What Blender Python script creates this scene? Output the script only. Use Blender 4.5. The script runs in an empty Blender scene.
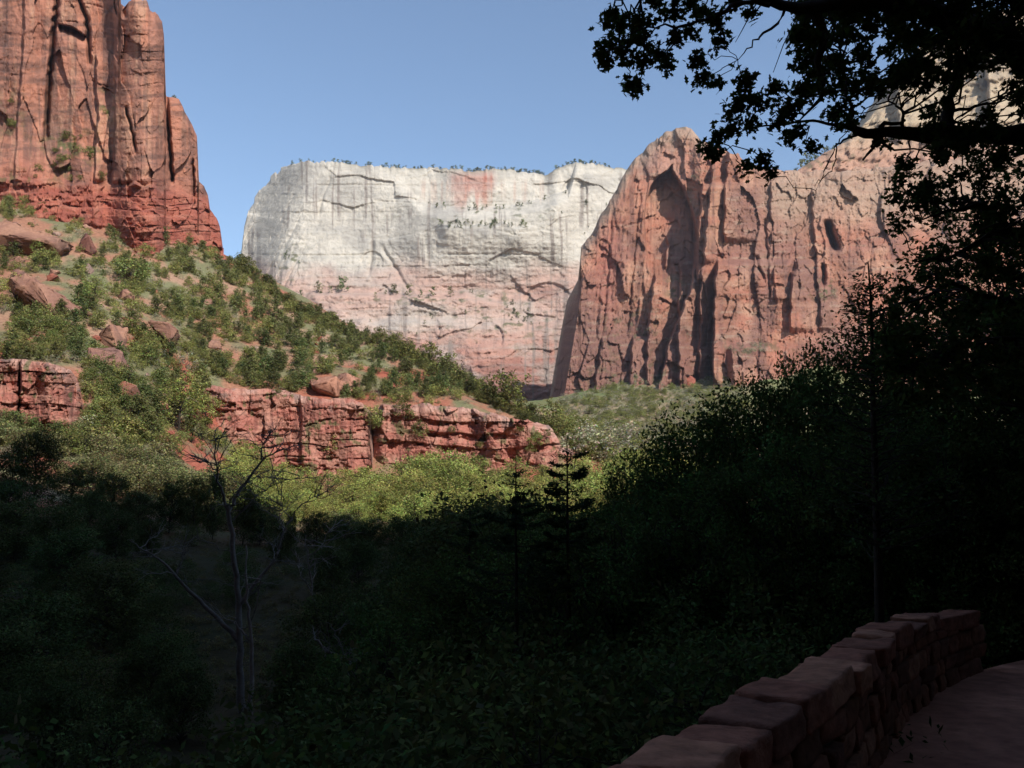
import bpy, numpy as np, math, random
from mathutils import Vector
R = math.radians
rnd = random.Random(7)
rs = np.random.RandomState(11)
scene = bpy.context.scene
COL = scene.collection

# ------------------------------------------------------------------ camera model
F, CX, CY, EYE = 860.0, 512.0, 384.0, 1.65
PITCH = math.atan(136.0 / F)
cp, sp = math.cos(PITCH), math.sin(PITCH)

def at(px, py, Y):
    """world point seen at pixel (px, py) at forward distance Y"""
    px = np.asarray(px, float); py = np.asarray(py, float); Y = np.asarray(Y, float)
    a = (px - CX) / F; b = (CY - py) / F
    dy = cp - b * sp; dz = sp + b * cp
    t = Y / dy
    return np.stack(np.broadcast_arrays(a * t, Y + 0 * t, EYE + dz * t), -1)

def pix(P):
    P = np.asarray(P, float)
    x, y, z = P[..., 0], P[..., 1], P[..., 2] - EYE
    d = y * cp + z * sp; u = -y * sp + z * cp
    return CX + F * x / d, CY - F * u / d

# ------------------------------------------------------------------ noise
def _h(ix, iy, s):
    h = (ix.astype(np.int64) * 374761393 + iy.astype(np.int64) * 668265263 + s * 2147483647 + 1013904223) & 0xffffffff
    h = ((h ^ (h >> 13)) * 1274126177) & 0xffffffff
    h = ((h ^ (h >> 16)) * 2246822519) & 0xffffffff
    h = h ^ (h >> 15)
    return (h & 0xffffff) / float(0xffffff)

def vn(x, y, s=0):
    x = np.asarray(x, float); y = np.asarray(y, float)
    x, y = np.broadcast_arrays(x, y)
    ix = np.floor(x); iy = np.floor(y); fx = x - ix; fy = y - iy
    fx = fx * fx * (3 - 2 * fx); fy = fy * fy * (3 - 2 * fy)
    a = _h(ix, iy, s); b = _h(ix + 1, iy, s); c = _h(ix, iy + 1, s); d = _h(ix + 1, iy + 1, s)
    return (a + (b - a) * fx + (c - a) * fy + (a - b - c + d) * fx * fy) * 2 - 1

def fbm(x, y, o=4, s=0, g=.5):
    r = 0; a = 1; t = 0; k = 1
    for i in range(o):
        r = r + a * vn(x * k + i * 17.3, y * k - i * 9.1, s + i); t += a; a *= g; k *= 2.03
    return r / t

def ridged(x, y, o=4, s=0, g=.5):
    r = 0; a = 1; t = 0; k = 1
    for i in range(o):
        r = r + a * (1 - 2 * np.abs(vn(x * k + i * 7.3, y * k - i * 3.1, s + i))); t += a; a *= g; k *= 2.03
    return r / t

def ss(a, b, x):
    t = np.clip((np.asarray(x, float) - a) / (b - a), 0, 1)
    return t * t * (3 - 2 * t)

def blob(px, py, cx, cy, rx, ry):
    return np.exp(-((px - cx) / rx) ** 2 - ((py - cy) / ry) ** 2)

def interp(x, pts):
    p = sorted(pts)
    return np.interp(x, [q[0] for q in p], [q[1] for q in p])

def lin(r, g, b):
    f = lambda c: (c / 255 / 12.92) if c / 255 <= .04045 else ((c / 255 + .055) / 1.055) ** 2.4
    c = np.array([f(r), f(g), f(b)]); return c + ((c @ [.3, .5, .2]) - c) * .06

def mix(a, b, t):
    t = np.asarray(t)[..., None] if np.ndim(t) else t
    return a * (1 - t) + b * t

# ------------------------------------------------------------------ objects
def props(o, label=None, cat=None, group=None, kind=None):
    if label: o['label'] = label
    if cat: o['category'] = cat
    if group: o['group'] = group
    if kind: o['kind'] = kind
    return o

def mk_mesh(name, V, Fc, col=None, smooth=False):
    V = np.asarray(V, np.float32); 
    if isinstance(Fc, np.ndarray):
        k = Fc.shape[1]; tot = np.full(len(Fc), k, np.int32); loops = Fc.astype(np.int32).ravel()
    else:
        tot = np.array([len(f) for f in Fc], np.int32); loops = np.concatenate([np.asarray(f, np.int32) for f in Fc])
    me = bpy.data.meshes.new(name)
    me.vertices.add(len(V)); me.vertices.foreach_set('co', V.ravel())
    me.loops.add(len(loops)); me.loops.foreach_set('vertex_index', loops)
    me.polygons.add(len(tot))
    st = np.concatenate([[0], np.cumsum(tot)[:-1]]).astype(np.int32)
    me.polygons.foreach_set('loop_start', st); me.polygons.foreach_set('loop_total', tot)
    if smooth: me.polygons.foreach_set('use_smooth', np.ones(len(tot), bool))
    me.update(calc_edges=True)
    if col is not None:
        c = np.ones((len(V), 4), np.float32); c[:, :3] = col
        at_ = me.color_attributes.new('col', 'FLOAT_COLOR', 'POINT')
        at_.data.foreach_set('color', c.ravel())
    return me

def ob(name, me, mat=None, parent=None, **k):
    o = bpy.data.objects.new(name, me); COL.objects.link(o)
    if mat is not None and me is not None and not me.materials: me.materials.append(mat)
    if parent is not None: o.parent = parent
    return props(o, **k)

def empty(name, loc=(0, 0, 0), rz=0, **k):
    o = bpy.data.objects.new(name, None); COL.objects.link(o)
    o.location = loc; o.rotation_euler = (0, 0, rz); o.empty_display_size = .2
    return props(o, **k)

# ------------------------------------------------------------------ materials
def new_mat(name):
    m = bpy.data.materials.new(name); m.use_nodes = True
    nt = m.node_tree; nt.nodes.clear()
    return m, nt, nt.nodes, nt.links

def rock_mat(name, sc, bump, var=.25, rough=.95, streak=False):
    m, nt, N, L = new_mat(name)
    out = N.new('ShaderNodeOutputMaterial'); b = N.new('ShaderNodeBsdfPrincipled')
    b.inputs['Roughness'].default_value = rough
    b.inputs['Specular IOR Level'].default_value = .15
    L.new(b.outputs[0], out.inputs[0])
    a = N.new('ShaderNodeAttribute'); a.attribute_name = 'col'
    tc = N.new('ShaderNodeTexCoord')
    mp = N.new('ShaderNodeMapping'); mp.inputs['Scale'].default_value = (1, 1, .35 if streak else 1.6)
    L.new(tc.outputs['Object'], mp.inputs[0])
    n1 = N.new('ShaderNodeTexNoise'); n1.inputs['Scale'].default_value = sc; n1.inputs['Detail'].default_value = 8
    n1.inputs['Roughness'].default_value = .65
    L.new(mp.outputs[0], n1.inputs['Vector'])
    mr = N.new('ShaderNodeMapRange'); mr.inputs[1].default_value = .3; mr.inputs[2].default_value = .7
    mr.inputs[3].default_value = 1 - var; mr.inputs[4].default_value = 1 + var
    L.new(n1.outputs[0], mr.inputs[0])
    vm = N.new('ShaderNodeVectorMath'); vm.operation = 'SCALE'
    L.new(a.outputs['Color'], vm.inputs[0]); L.new(mr.outputs[0], vm.inputs['Scale'])
    L.new(vm.outputs[0], b.inputs['Base Color'])
    n2 = N.new('ShaderNodeTexNoise'); n2.inputs['Scale'].default_value = sc * 2.2; n2.inputs['Detail'].default_value = 7
    n2.inputs['Roughness'].default_value = .7
    L.new(tc.outputs['Object'], n2.inputs['Vector'])
    bp = N.new('ShaderNodeBump'); bp.inputs['Strength'].default_value = .8; bp.inputs['Distance'].default_value = bump
    L.new(n2.outputs[0], bp.inputs['Height']); L.new(bp.outputs[0], b.inputs['Normal'])
    return m

def leaf_mat(name, trans=.3, rv=.25):
    m, nt, N, L = new_mat(name)
    out = N.new('ShaderNodeOutputMaterial')
    a = N.new('ShaderNodeAttribute'); a.attribute_name = 'col'
    oi = N.new('ShaderNodeObjectInfo')
    mr = N.new('ShaderNodeMapRange'); mr.inputs[3].default_value = 1 - rv; mr.inputs[4].default_value = 1 + rv
    L.new(oi.outputs['Random'], mr.inputs[0])
    vm = N.new('ShaderNodeVectorMath'); vm.operation = 'SCALE'
    L.new(a.outputs['Color'], vm.inputs[0]); L.new(mr.outputs[0], vm.inputs['Scale'])
    hs = N.new('ShaderNodeHueSaturation')
    mr2 = N.new('ShaderNodeMapRange'); mr2.inputs[3].default_value = .462; mr2.inputs[4].default_value = .515
    mu = N.new('ShaderNodeMath'); mu.operation = 'MULTIPLY'; mu.inputs[1].default_value = 7.77
    fr = N.new('ShaderNodeMath'); fr.operation = 'FRACT'
    L.new(oi.outputs['Random'], mu.inputs[0]); L.new(mu.outputs[0], fr.inputs[0]); L.new(fr.outputs[0], mr2.inputs[0])
    L.new(mr2.outputs[0], hs.inputs['Hue']); L.new(vm.outputs[0], hs.inputs['Color'])
    d = N.new('ShaderNodeBsdfDiffuse'); t = N.new('ShaderNodeBsdfTranslucent'); mx = N.new('ShaderNodeMixShader')
    mx.inputs[0].default_value = trans
    L.new(hs.outputs[0], d.inputs[0]); L.new(hs.outputs[0], t.inputs[0])
    L.new(d.outputs[0], mx.inputs[1]); L.new(t.outputs[0], mx.inputs[2]); L.new(mx.outputs[0], out.inputs[0])
    return m

def plain_mat(name, c, rough=.9, sc=8, bump=.01, var=.3):
    m = rock_mat(name, sc, bump, var, rough)
    nt = m.node_tree
    rgb = nt.nodes.new('ShaderNodeRGB'); rgb.outputs[0].default_value = (*c, 1)
    for l in list(nt.links):
        if l.from_node.type == 'ATTRIBUTE':
            s = l.to_socket; nt.links.remove(l); nt.links.new(rgb.outputs[0], s)
    return m

M_far = rock_mat('far_rock', .05, 5.0, .16)
M_mid = rock_mat('red_rock', .22, 1.0, .2)
M_ledge = rock_mat('ledge_rock', .6, .45, .22)
M_ground = rock_mat('ground', .9, .25, .3)
M_boulder = rock_mat('boulder_rock', .8, .3, .22)
M_stone = rock_mat('wall_stone', 7, .05, .45)
M_path = rock_mat('path_dirt', 5, .012, .35)
M_leaf = leaf_mat('leaf', .3, .34)
M_leaf_dark = leaf_mat('near_leaf', .2, .2)
M_bark = plain_mat('bark', (.035, .028, .022), sc=6, bump=.03)
M_dead = plain_mat('weathered_wood', (.17, .155, .14), sc=6, bump=.02)

# ------------------------------------------------------------------ wall line (front top edge) in world metres
WF = np.array([(-3.2, -3.2), (-1.3, 0.0), (0.0, 2.1), (1.10, 3.86), (1.75, 4.85), (2.42, 6.0), (3.2, 7.35), (4.15, 8.7), (5.1, 9.75)])
def wall_dist(x, y):
    """signed distance to the wall line, positive on the river (left) side"""
    x = np.asarray(x, float); y = np.asarray(y, float)
    P = np.vstack([WF[0] + (WF[0] - WF[1]) * 8, WF, WF[-1] + np.array([9.0, 5.0]), WF[-1] + np.array([40.0, 12.0])])
    best = np.full(x.shape, 1e9); sg = np.ones(x.shape)
    for a, b in zip(P[:-1], P[1:]):
        d = b - a; L2 = d @ d
        t = np.clip(((x - a[0]) * d[0] + (y - a[1]) * d[1]) / L2, 0, 1)
        qx = x - a[0] - t * d[0]; qy = y - a[1] - t * d[1]
        dd = np.hypot(qx, qy); cr = d[0] * qy - d[1] * qx
        m = dd < best
        best = np.where(m, dd, best); sg = np.where(m, np.sign(cr), sg)
    return best * sg

# ------------------------------------------------------------------ terrain
ctrl_px = [(-200, 720, 35), (100, 740, 25), (240, 710, 35), (400, 720, 35), (60, 620, 55), (200, 602, 62), (100, 524, 108), (0, 505, 120),
 (-150, 480, 130), (300, 560, 90), (400, 542, 120), (550, 540, 120), (0, 450, 170), (-150, 430, 180), (100, 480, 175), (250, 500, 225), (400, 505, 235), (550, 506, 235), (400, 520, 180), (560, 522, 180),
 (0, 432, 205), (85, 432, 213), (-100, 432, 205), (0, 366, 228), (60, 368, 228), (-100, 362, 228), (140, 440, 215), (150, 400, 250),
 (0, 300, 290), (60, 300, 290), (-150, 300, 290), (0, 200, 405), (-200, 190, 410), (130, 222, 415), (130, 300, 325), (200, 246, 430), (205, 320, 345), (210, 385, 300),
 (300, 400, 308), (300, 340, 370), (300, 306, 410), (243, 264, 440), (400, 407, 308), (400, 382, 332), (400, 347, 380), (480, 392, 355), (480, 412, 308),
 (550, 425, 325), (550, 474, 280), (480, 472, 280), (400, 476, 278), (320, 480, 278), (270, 474, 278), (215, 425, 275), (600, 476, 285),
 (600, 460, 470), (620, 442, 560), (620, 382, 920), (650, 390, 860), (700, 386, 870), (745, 372, 900), (560, 402, 1050), (580, 432, 640), (700, 448, 550), (800, 468, 450), (1000, 470, 450), (900, 400, 900), (1100, 400, 900), (800, 352, 960)]
ctrl = [tuple(at(*c)) for c in ctrl_px]
ctrl += [(-100, 650, 95), (-30, 650, 60), (-250, 600, 200), (-60, 1000, 120), (0, 1500, 160), (-500, 1500, 250), (-900, 3000, 300), (900, 3000, 300), (0, 3500, 300),
 (1200, 1200, 200), (500, 300, 40), (200, 100, 5), (250, 200, 10), (60, 60, -2.5), (100, 150, 2), (-300, 50, 12), (-300, -100, 5), (-100, -60, -3), (60, -60, 2), (200, -40, 10),
 (-900, 300, 150), (-900, -900, 50), (900, -900, 50), (0, -900, 60), (-3500, 0, 200), (3500, 0, 200), (0, -3500, 200)]
ctrl = np.array(ctrl)
def _k(d2): return np.sqrt(d2 + 12.0 ** 2)
_D = _k(((ctrl[:, None, :2] - ctrl[None, :, :2]) ** 2).sum(-1))
_W = np.linalg.solve(_D + np.eye(len(ctrl)) * -.5, ctrl[:, 2] - ctrl[:, 2].mean())
def rbf(x, y):
    x = np.asarray(x, float); y = np.asarray(y, float)
    r = np.full(x.shape, ctrl[:, 2].mean())
    for (cx, cy, _), w in zip(ctrl, _W):
        r = r + w * _k((x - cx) ** 2 + (y - cy) ** 2)
    return r
def terrain(x, y):
    x = np.asarray(x, float); y = np.asarray(y, float)
    d = wall_dist(x, y)
    left = -np.minimum(6.6, .25 + np.clip(d - .2, 0, 99) * .62)
    right = np.where(d < -3.4, (-3.4 - d) * .35, 0.0)
    near = np.where(d > 0, left, np.minimum(right, 6))
    r = np.hypot(x, y)
    w = ss(13, 36, r)
    far = rbf(x, y)
    amp = ss(20, 60, r) * .5 + ss(80, 300, r) * 1.3
    n = fbm(x / 22, y / 22, 4, 3) * amp + fbm(x / 4, y / 4, 3, 9) * .22 * ss(1.0, 6, np.abs(d + 1.6))
    return near * (1 - w) + far * w + n

def polar_ground():
    fine = np.linspace(-36, 36, 640)
    coarse = np.concatenate([np.linspace(36, 324, 90)[1:-1]])
    th = np.radians(np.concatenate([fine, coarse]))
    rr = np.concatenate([np.linspace(.4, 14, 90), np.geomspace(14.3, 950, 560)[0:], np.geomspace(980, 3000, 30)])
    T, Rr = np.meshgrid(th, rr)
    x = Rr * np.sin(T); y = Rr * np.cos(T)
    z = terrain(x, y)
    d = wall_dist(x, y)
    z = np.where((d < .3) & (d > -3.5) & (Rr < 30), np.minimum(z, 0) - .06, z)
    V = np.stack([x, y, z], -1).reshape(-1, 3)
    nr, nc = T.shape
    i = np.arange(nr - 1)[:, None] * nc; j = np.arange(nc)[None]
    j2 = (j + 1) % nc
    Fc = np.stack([i + j, i + nc + j, i + nc + j2, i + j2], -1).reshape(-1, 4)
    V = np.vstack([V, [[0, 0, -.06]]]); c = len(V) - 1
    cap = np.stack([np.full(nc, c), np.arange(nc), (np.arange(nc) + 1) % nc, (np.arange(nc) + 1) % nc], -1)
    faces = [f for f in Fc]
    # colours: red soil, pale scree, sage ground cover, dry grass
    X, Yv = V[:, 0], V[:, 1]
    soil = lin(168, 118, 92); red = lin(172, 96, 74); scree = lin(176, 146, 120); sage = lin(126, 124, 90); dry = lin(150, 138, 92); green = lin(120, 122, 84)
    a = fbm(X / 30, Yv / 30, 5, 21); b = fbm(X / 9, Yv / 9, 4, 31); cc = fbm(X / 55, Yv / 55, 4, 41)
    C = mix(soil, red, ss(-.1, .35, cc)); C = mix(C, scree, ss(.1, .4, a) * .6)
    C = mix(C, sage, ss(-.2, .25, b) * .8)
    C = mix(C, green, ss(.1, .4, b + a * .4) * .7)
    far = ss(380, 520, Yv) * ss(-10, 60, X + .05 * Yv)
    C = mix(C, mix(lin(108, 122, 70), lin(156, 136, 104), ss(-.1, .4, fbm(X / 60, Yv / 60, 4, 51))), far * .8)
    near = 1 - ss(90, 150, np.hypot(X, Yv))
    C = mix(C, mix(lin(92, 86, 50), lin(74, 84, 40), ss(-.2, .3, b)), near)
    C = C * .78 * (1 - .68 * near)[:, None]  # ground in the shaded foreground painted darker, deepening the shade in its colour
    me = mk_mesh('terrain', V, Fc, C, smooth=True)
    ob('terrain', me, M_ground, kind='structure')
polar_ground()

def hit(px, py, y0=60, y1=1200, n=500):
    """first terrain point seen through pixel"""
    px = np.atleast_1d(np.asarray(px, float)); py = np.atleast_1d(np.asarray(py, float))
    Ys = np.geomspace(y0, y1, n)
    P = at(px[:, None], py[:, None], Ys[None])
    h = terrain(P[..., 0], P[..., 1])
    below = P[..., 2] < h
    idx = np.argmax(below, 1); ok = below.any(1)
    Q = P[np.arange(len(px)), idx]; Q[:, 2] = h[np.arange(len(px)), idx]
    return Q, ok

# ------------------------------------------------------------------ rock faces
def facade(name, pxs, topf, botf, rows, Yf, colf, mat, back=((6, -1), (40, -4), (300, -20)), rowpow=1.0, bx=0.0, **k):
    px = np.asarray(pxs, float); v = np.linspace(0, 1, rows) ** rowpow
    top = topf(px); bot = botf(px)
    PX = np.broadcast_to(px[None], (rows, len(px))).copy()
    PY = bot[None] + (top - bot)[None] * v[:, None]
    D = PY - top[None]                                   # pixels below the skyline
    Y = Yf(PX, PY, D)
    P = at(PX, PY, Y)
    C = colf(PX, PY, D)
    rowsP = [P]; rowsC = [C]
    for dy, dz in back:
        q = P[-1].copy(); jit = 1 + .3 * vn(px / 9, 0 * px, 77)
        q[:, 1] += dy * jit; q[:, 2] += dz * jit; q[:, 0] += bx * dy
        rowsP.append(q[None]); rowsC.append(C[-1:][:])
    P = np.concatenate(rowsP); C = np.concatenate(rowsC)
    nr, nc = P.shape[:2]
    i = np.arange(nr - 1)[:, None] * nc; j = np.arange(nc - 1)[None]
    Fc = np.stack([i + j, i + j + 1, i + nc + j + 1, i + nc + j], -1).reshape(-1, 4)
    me = mk_mesh(name, P.reshape(-1, 3), Fc, np.clip(C.reshape(-1, 3), .005, .9), smooth=False)
    return ob(name, me, mat, **k)

def edge(px, py, pts, A, w, y0=-1e9, y1=1e9, soft=4, sharp=1.2):
    """a rib whose steep left face follows the polyline pts [(px,py)]: protrudes A just right of it, fading over w px"""
    e = np.interp(py, [p[1] for p in pts], [p[0] for p in pts]) + 1.2 * vn(py / 7, 0 * py, int(pts[0][0]) % 97)
    t = (px - e)
    f = ss(-sharp, sharp, t) * np.clip(1 - t / w, 0, 1)
    g = ss(y0 - soft, y0 + soft, py) * (1 - ss(y1 - soft, y1 + soft, py))
    return -A * f * g

def crack(px, py, pts, A, w, y0=-1e9, y1=1e9):
    e = np.interp(py, [p[1] for p in pts], [p[0] for p in pts]) + .8 * vn(py / 5, 0 * py, int(pts[0][0]) % 89)
    g = ss(y0 - 4, y0 + 4, py) * (1 - ss(y1 - 4, y1 + 4, py))
    return A * np.exp(-((px - e) / w) ** 2) * g

def terraces(py, period, seed, px, sharp=.25):
    """stair profile: bedding steps, forward as one goes down"""
    q = py / period + .35 * fbm(px / 60, py / 40, 2, seed)
    fl = np.floor(q); fr = q - fl
    return fl + ss(0.5 - sharp, .5 + sharp, fr)

def facets(x, y, seed, tilt=1.0, off=1.0):
    """jointed rock: polygonal plates, each with its own offset and tilt"""
    x = np.asarray(x, float); y = np.asarray(y, float)
    x = x + .16 * fbm(x * 1.7, y * 1.7, 3, seed + 50); y = y + .16 * fbm(x * 1.7 + 9, y * 1.7, 3, seed + 51)
    ix = np.floor(x); iy = np.floor(y); best = np.full(x.shape, 9.); val = np.zeros(x.shape)
    for a in (-1, 0, 1):
        for b in (-1, 0, 1):
            cx = ix + a; cy = iy + b
            dx = x - (cx + _h(cx, cy, seed)); dy = y - (cy + _h(cx, cy, seed + 1)); d = dx * dx + dy * dy
            m = d < best
            v = off * (_h(cx, cy, seed + 2) - .5) + tilt * (dx * (_h(cx, cy, seed + 3) - .5) * 1.6 + dy * (_h(cx, cy, seed + 4) - .5) * 1.6)
            best = np.where(m, d, best); val = np.where(m, v, val)
    return val

def bedding(px, py, th, seed, wob=2.5):
    """level strata of uneven thickness; each bed is broken along its length into blocks of its own reach"""
    q = (py + wob * fbm(px / 60, py / 90, 3, seed)) / th
    q = q + .45 * vn(q * .9, 0 * q, seed + 1)
    lay = np.floor(q); fr = q - lay
    cw = 2.2 + 3.5 * _h(lay, 0 * lay, seed + 2)
    cell = np.floor(px / (th * cw) + 9 * _h(lay, 0 * lay + 3, seed + 3))
    v = .75 * _h(lay, 0 * lay, seed + 4) + .5 * _h(lay, cell, seed + 5)
    return v - .9 * ss(.86, .93, fr) * (_h(lay, 0 * lay, seed + 6) > .45) * ss(-.15, .25, fbm(px / (th * 2.6), lay * 3.7, 3, seed + 7))

# ---- the pale mesa far up the canyon
white_top = [(225, 330), (239, 268), (243, 232), (250, 205), (262, 190), (274, 177), (282, 168), (292, 163), (310, 161), (350, 164), (390, 167), (430, 168), (470, 171), (500, 168), (520, 172), (545, 175), (560, 167), (575, 163), (600, 164), (615, 167), (640, 170), (700, 180)]
def wtop(px): return interp(px, white_top) + 9 * (_h(np.floor(px / 5.3), 0 * px, 8) - .5) * (1 - ss(276, 290, px)) + 1.6 * fbm(px / 9, 0 * px, 3, 5) + 1.2 * vn(px / 2.2, 0 * px, 6) * ss(280, 300, px)
def wY(px, py, D):
    wx = px + 6 * fbm(px / 40, py / 40, 2, 61); wy = py + 6 * fbm(px / 50, py / 30, 2, 62)
    y = 1800 + 0 * px
    y = y + 230 * (1 - ss(236, 305, px + .25 * (py - 260))) ** 2           # flank turning away
    y = y + 12 * np.exp(-D / 2.5)                                              # rounded rim
    y = y - .55 * np.clip(py - 165, 0, 200)                                   # batter
    y = y + fbm(px / 60, py / 60, 2, 63) * 26 + facets(wx / 75, wy / 30, 264, 1.1, .25) * 8 - bedding(px, py, 11, 268) * 3.2 * (.4 + .6 * ss(-.2, .3, fbm(px / 60, py / 40, 2, 269)))
    y = y + ridged(wx / 26, wy / 80, 4, 64) * 4                               # fluting
    y = y + crack(px, py, [(330, 180), (322, 200), (318, 222)], 5, 1.6, 176, 215) + fbm(px / 4, py / 4, 4, 65, .65) * 1.8 + facets(px / 22, py / 8, 265, .8, .7) * 3 * ss(250, 290, py) + facets(px / 6, py / 3.2, 266) * (1.2 + 1.2 * ss(250, 290, py))
    y = y - terraces(py, 13, 66, px, .35) * 1.8 - terraces(py, 4.6, 67, px, .3) * .8
    # left flank gullies
    y = y + ridged((px + .5 * py) / 9, py / 60, 3, 68) * 8 * (1 - ss(280, 320, px))
    # alcove with hanging ledge
    led = interp(px, [(372, 168), (395, 178), (408, 188), (418, 199), (432, 206), (470, 208), (510, 206), (545, 199), (568, 190), (580, 150)])
    y = y - (26 * ss(-1, 1, py - led) + 34 * ss(0, 12, py - led)) * ss(372, 452, px) * (1 - ss(555, 585, px)) * (1 - ss(12, 90, py - led))
    led2 = 225 + 3 * vn(px / 12, 0 * px, 70)
    y = y - 22 * ss(-1, 1, py - led2) * ss(435, 448, px) * (1 - ss(520, 540, px)) * (1 - ss(0, 40, py - led2))
    # terrace carrying trees half way down
    l3 = interp(px, [(290, 296), (330, 291), (400, 296), (470, 293), (500, 300), (560, 292)]) + 2 * vn(px / 8, 0 * px, 71)
    y = y - 44 * ss(-3, 5, py - l3) * ss(295, 320, px) * (1 - ss(480, 560, px) * .7)
    l4 = 322 + 4 * vn(px / 14, 0 * px, 72)
    y = y - 26 * ss(-4, 5, py - l4)
    # gash, arches, knob
    y = y + crack(px, py, [(384, 250), (392, 262), (400, 275), (410, 293)], 8, 2.0, 248, 292)
    y = y + crack(px, py, [(372, 250), (368, 285)], 7, 2.0, 240, 275)
    for cx, cy, r, d in ((486, 338, 17, 16), (548, 308, 26, 20), (372, 262, 11, 10), (575, 190, 12, 14), (420, 330, 20, 8)):
        rr = np.hypot((px - cx), (py - cy) * 1.05) / r
        y = y + .8 * d * ss(1.08, .96, rr) * (py < cy + r * .4) * (1 - ss(.0, 1, rr) * .4)
    y = y - 22 * blob(px, py, 590, 185, 16, 25) - 16 * blob(px, py, 556, 185, 8, 22)
    y = y + 30 * ss(560, 620, px) * 1.5
    return y
def wC(px, py, D):
    wx = px + 5 * fbm(px / 30, py / 30, 2, 81); wy = py + 7 * fbm(px / 40, py / 22, 3, 82)
    white = lin(206, 196, 180); grey = lin(178, 170, 158); pink = lin(196, 156, 138); red = lin(186, 128, 108); deep = lin(172, 104, 84)
    C = mix(white, grey, ss(0.0, .5, fbm(wx / 50, wy / 26, 5, 83)) * .9)
    line = interp(px, [(240, 262), (300, 274), (380, 268), (440, 262), (500, 276), (540, 264), (580, 268), (640, 275)])
    line = line + 12 * fbm(px / 26, py / 30, 4, 1183)
    C = mix(C, pink, ss(-12, 14, wy - line) * .9)
    C = mix(C, red, ss(0, 45, wy - line - 40) * .75 * (.6 + .4 * ss(-.3, .3, fbm(px / 30, py / 10, 3, 84))))
    C = mix(C, white, blob(wx, wy, 420, 322, 90, 12) * .55)
    C = mix(C, lin(156, 104, 90), ss(345, 372, wy + 14 * fbm(px / 22, py / 20, 3, 1184)) * .75)
    C = mix(C, grey, ss(.0, .4, fbm(px / 40, py / 14, 4, 1185)) * ss(270, 290, py) * .5)
    st = ss(-.1, .5, fbm(px / 2.6, py / 60, 3, 85))
    pw = px + 9 * fbm(px / 8, py / 18, 3, 181)
    C = mix(C, lin(184, 112, 92), np.clip(ss(442, 466, pw) * (1 - ss(484, 502, pw)) * ss(166, 178, py) * (1 - ss(190, 208, py + 12 * vn(px / 3, 0 * px, 182))), 0, 1) * (.62 + .38 * st))
    C = mix(C, lin(196, 160, 138), ss(405, 425, px) * (1 - ss(540, 556, px)) * ss(176, 186, py) * (1 - ss(200, 206, py)) * .5 * st)
    C = mix(C, lin(134, 120, 110), ss(.05, .45, fbm(px / 2.6, py / 50, 4, 86)) * ss(-.2, .2, fbm(px / 40, py / 40, 3, 87)) * .75)
    C = mix(C, lin(140, 78, 62), blob(px, py, 548, 292, 18, 6) * .6)
    C = mix(C, lin(95, 98, 62), ss(.22, .5, fbm(px / 7, py / 4, 4, 88)) * (blob(px, py, 390, 296, 90, 8) + blob(px, py, 480, 212, 90, 7) + blob(px, py, 500, 318, 60, 30) + blob(px, py, 292, 262, 14, 24)) * .9)
    C = mix(C, lin(108, 100, 76), np.clip(np.exp(-D / 2.5) * ss(-.3, .3, fbm(px / 14, 0 * px, 3, 89)) * ss(290, 300, px), 0, 1) * .7)
    C = mix(C, grey * .8, np.exp(-np.abs(((py + 4 * fbm(px / 30, py / 40, 2, 90)) % 9) - 4.5)) * .35)
    return C * .80
facade('mountain', np.concatenate([np.arange(226, 300, .55), np.arange(300, 700, .8)]), wtop, lambda p: 445 + 0 * p, 330, wY, wC, M_far,
       back=((25, 2), (80, 4), (300, 6), (900, -30), (920, -700)), kind='structure', label='pale sandstone mesa wall with red stained alcove at the head of the canyon')

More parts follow.
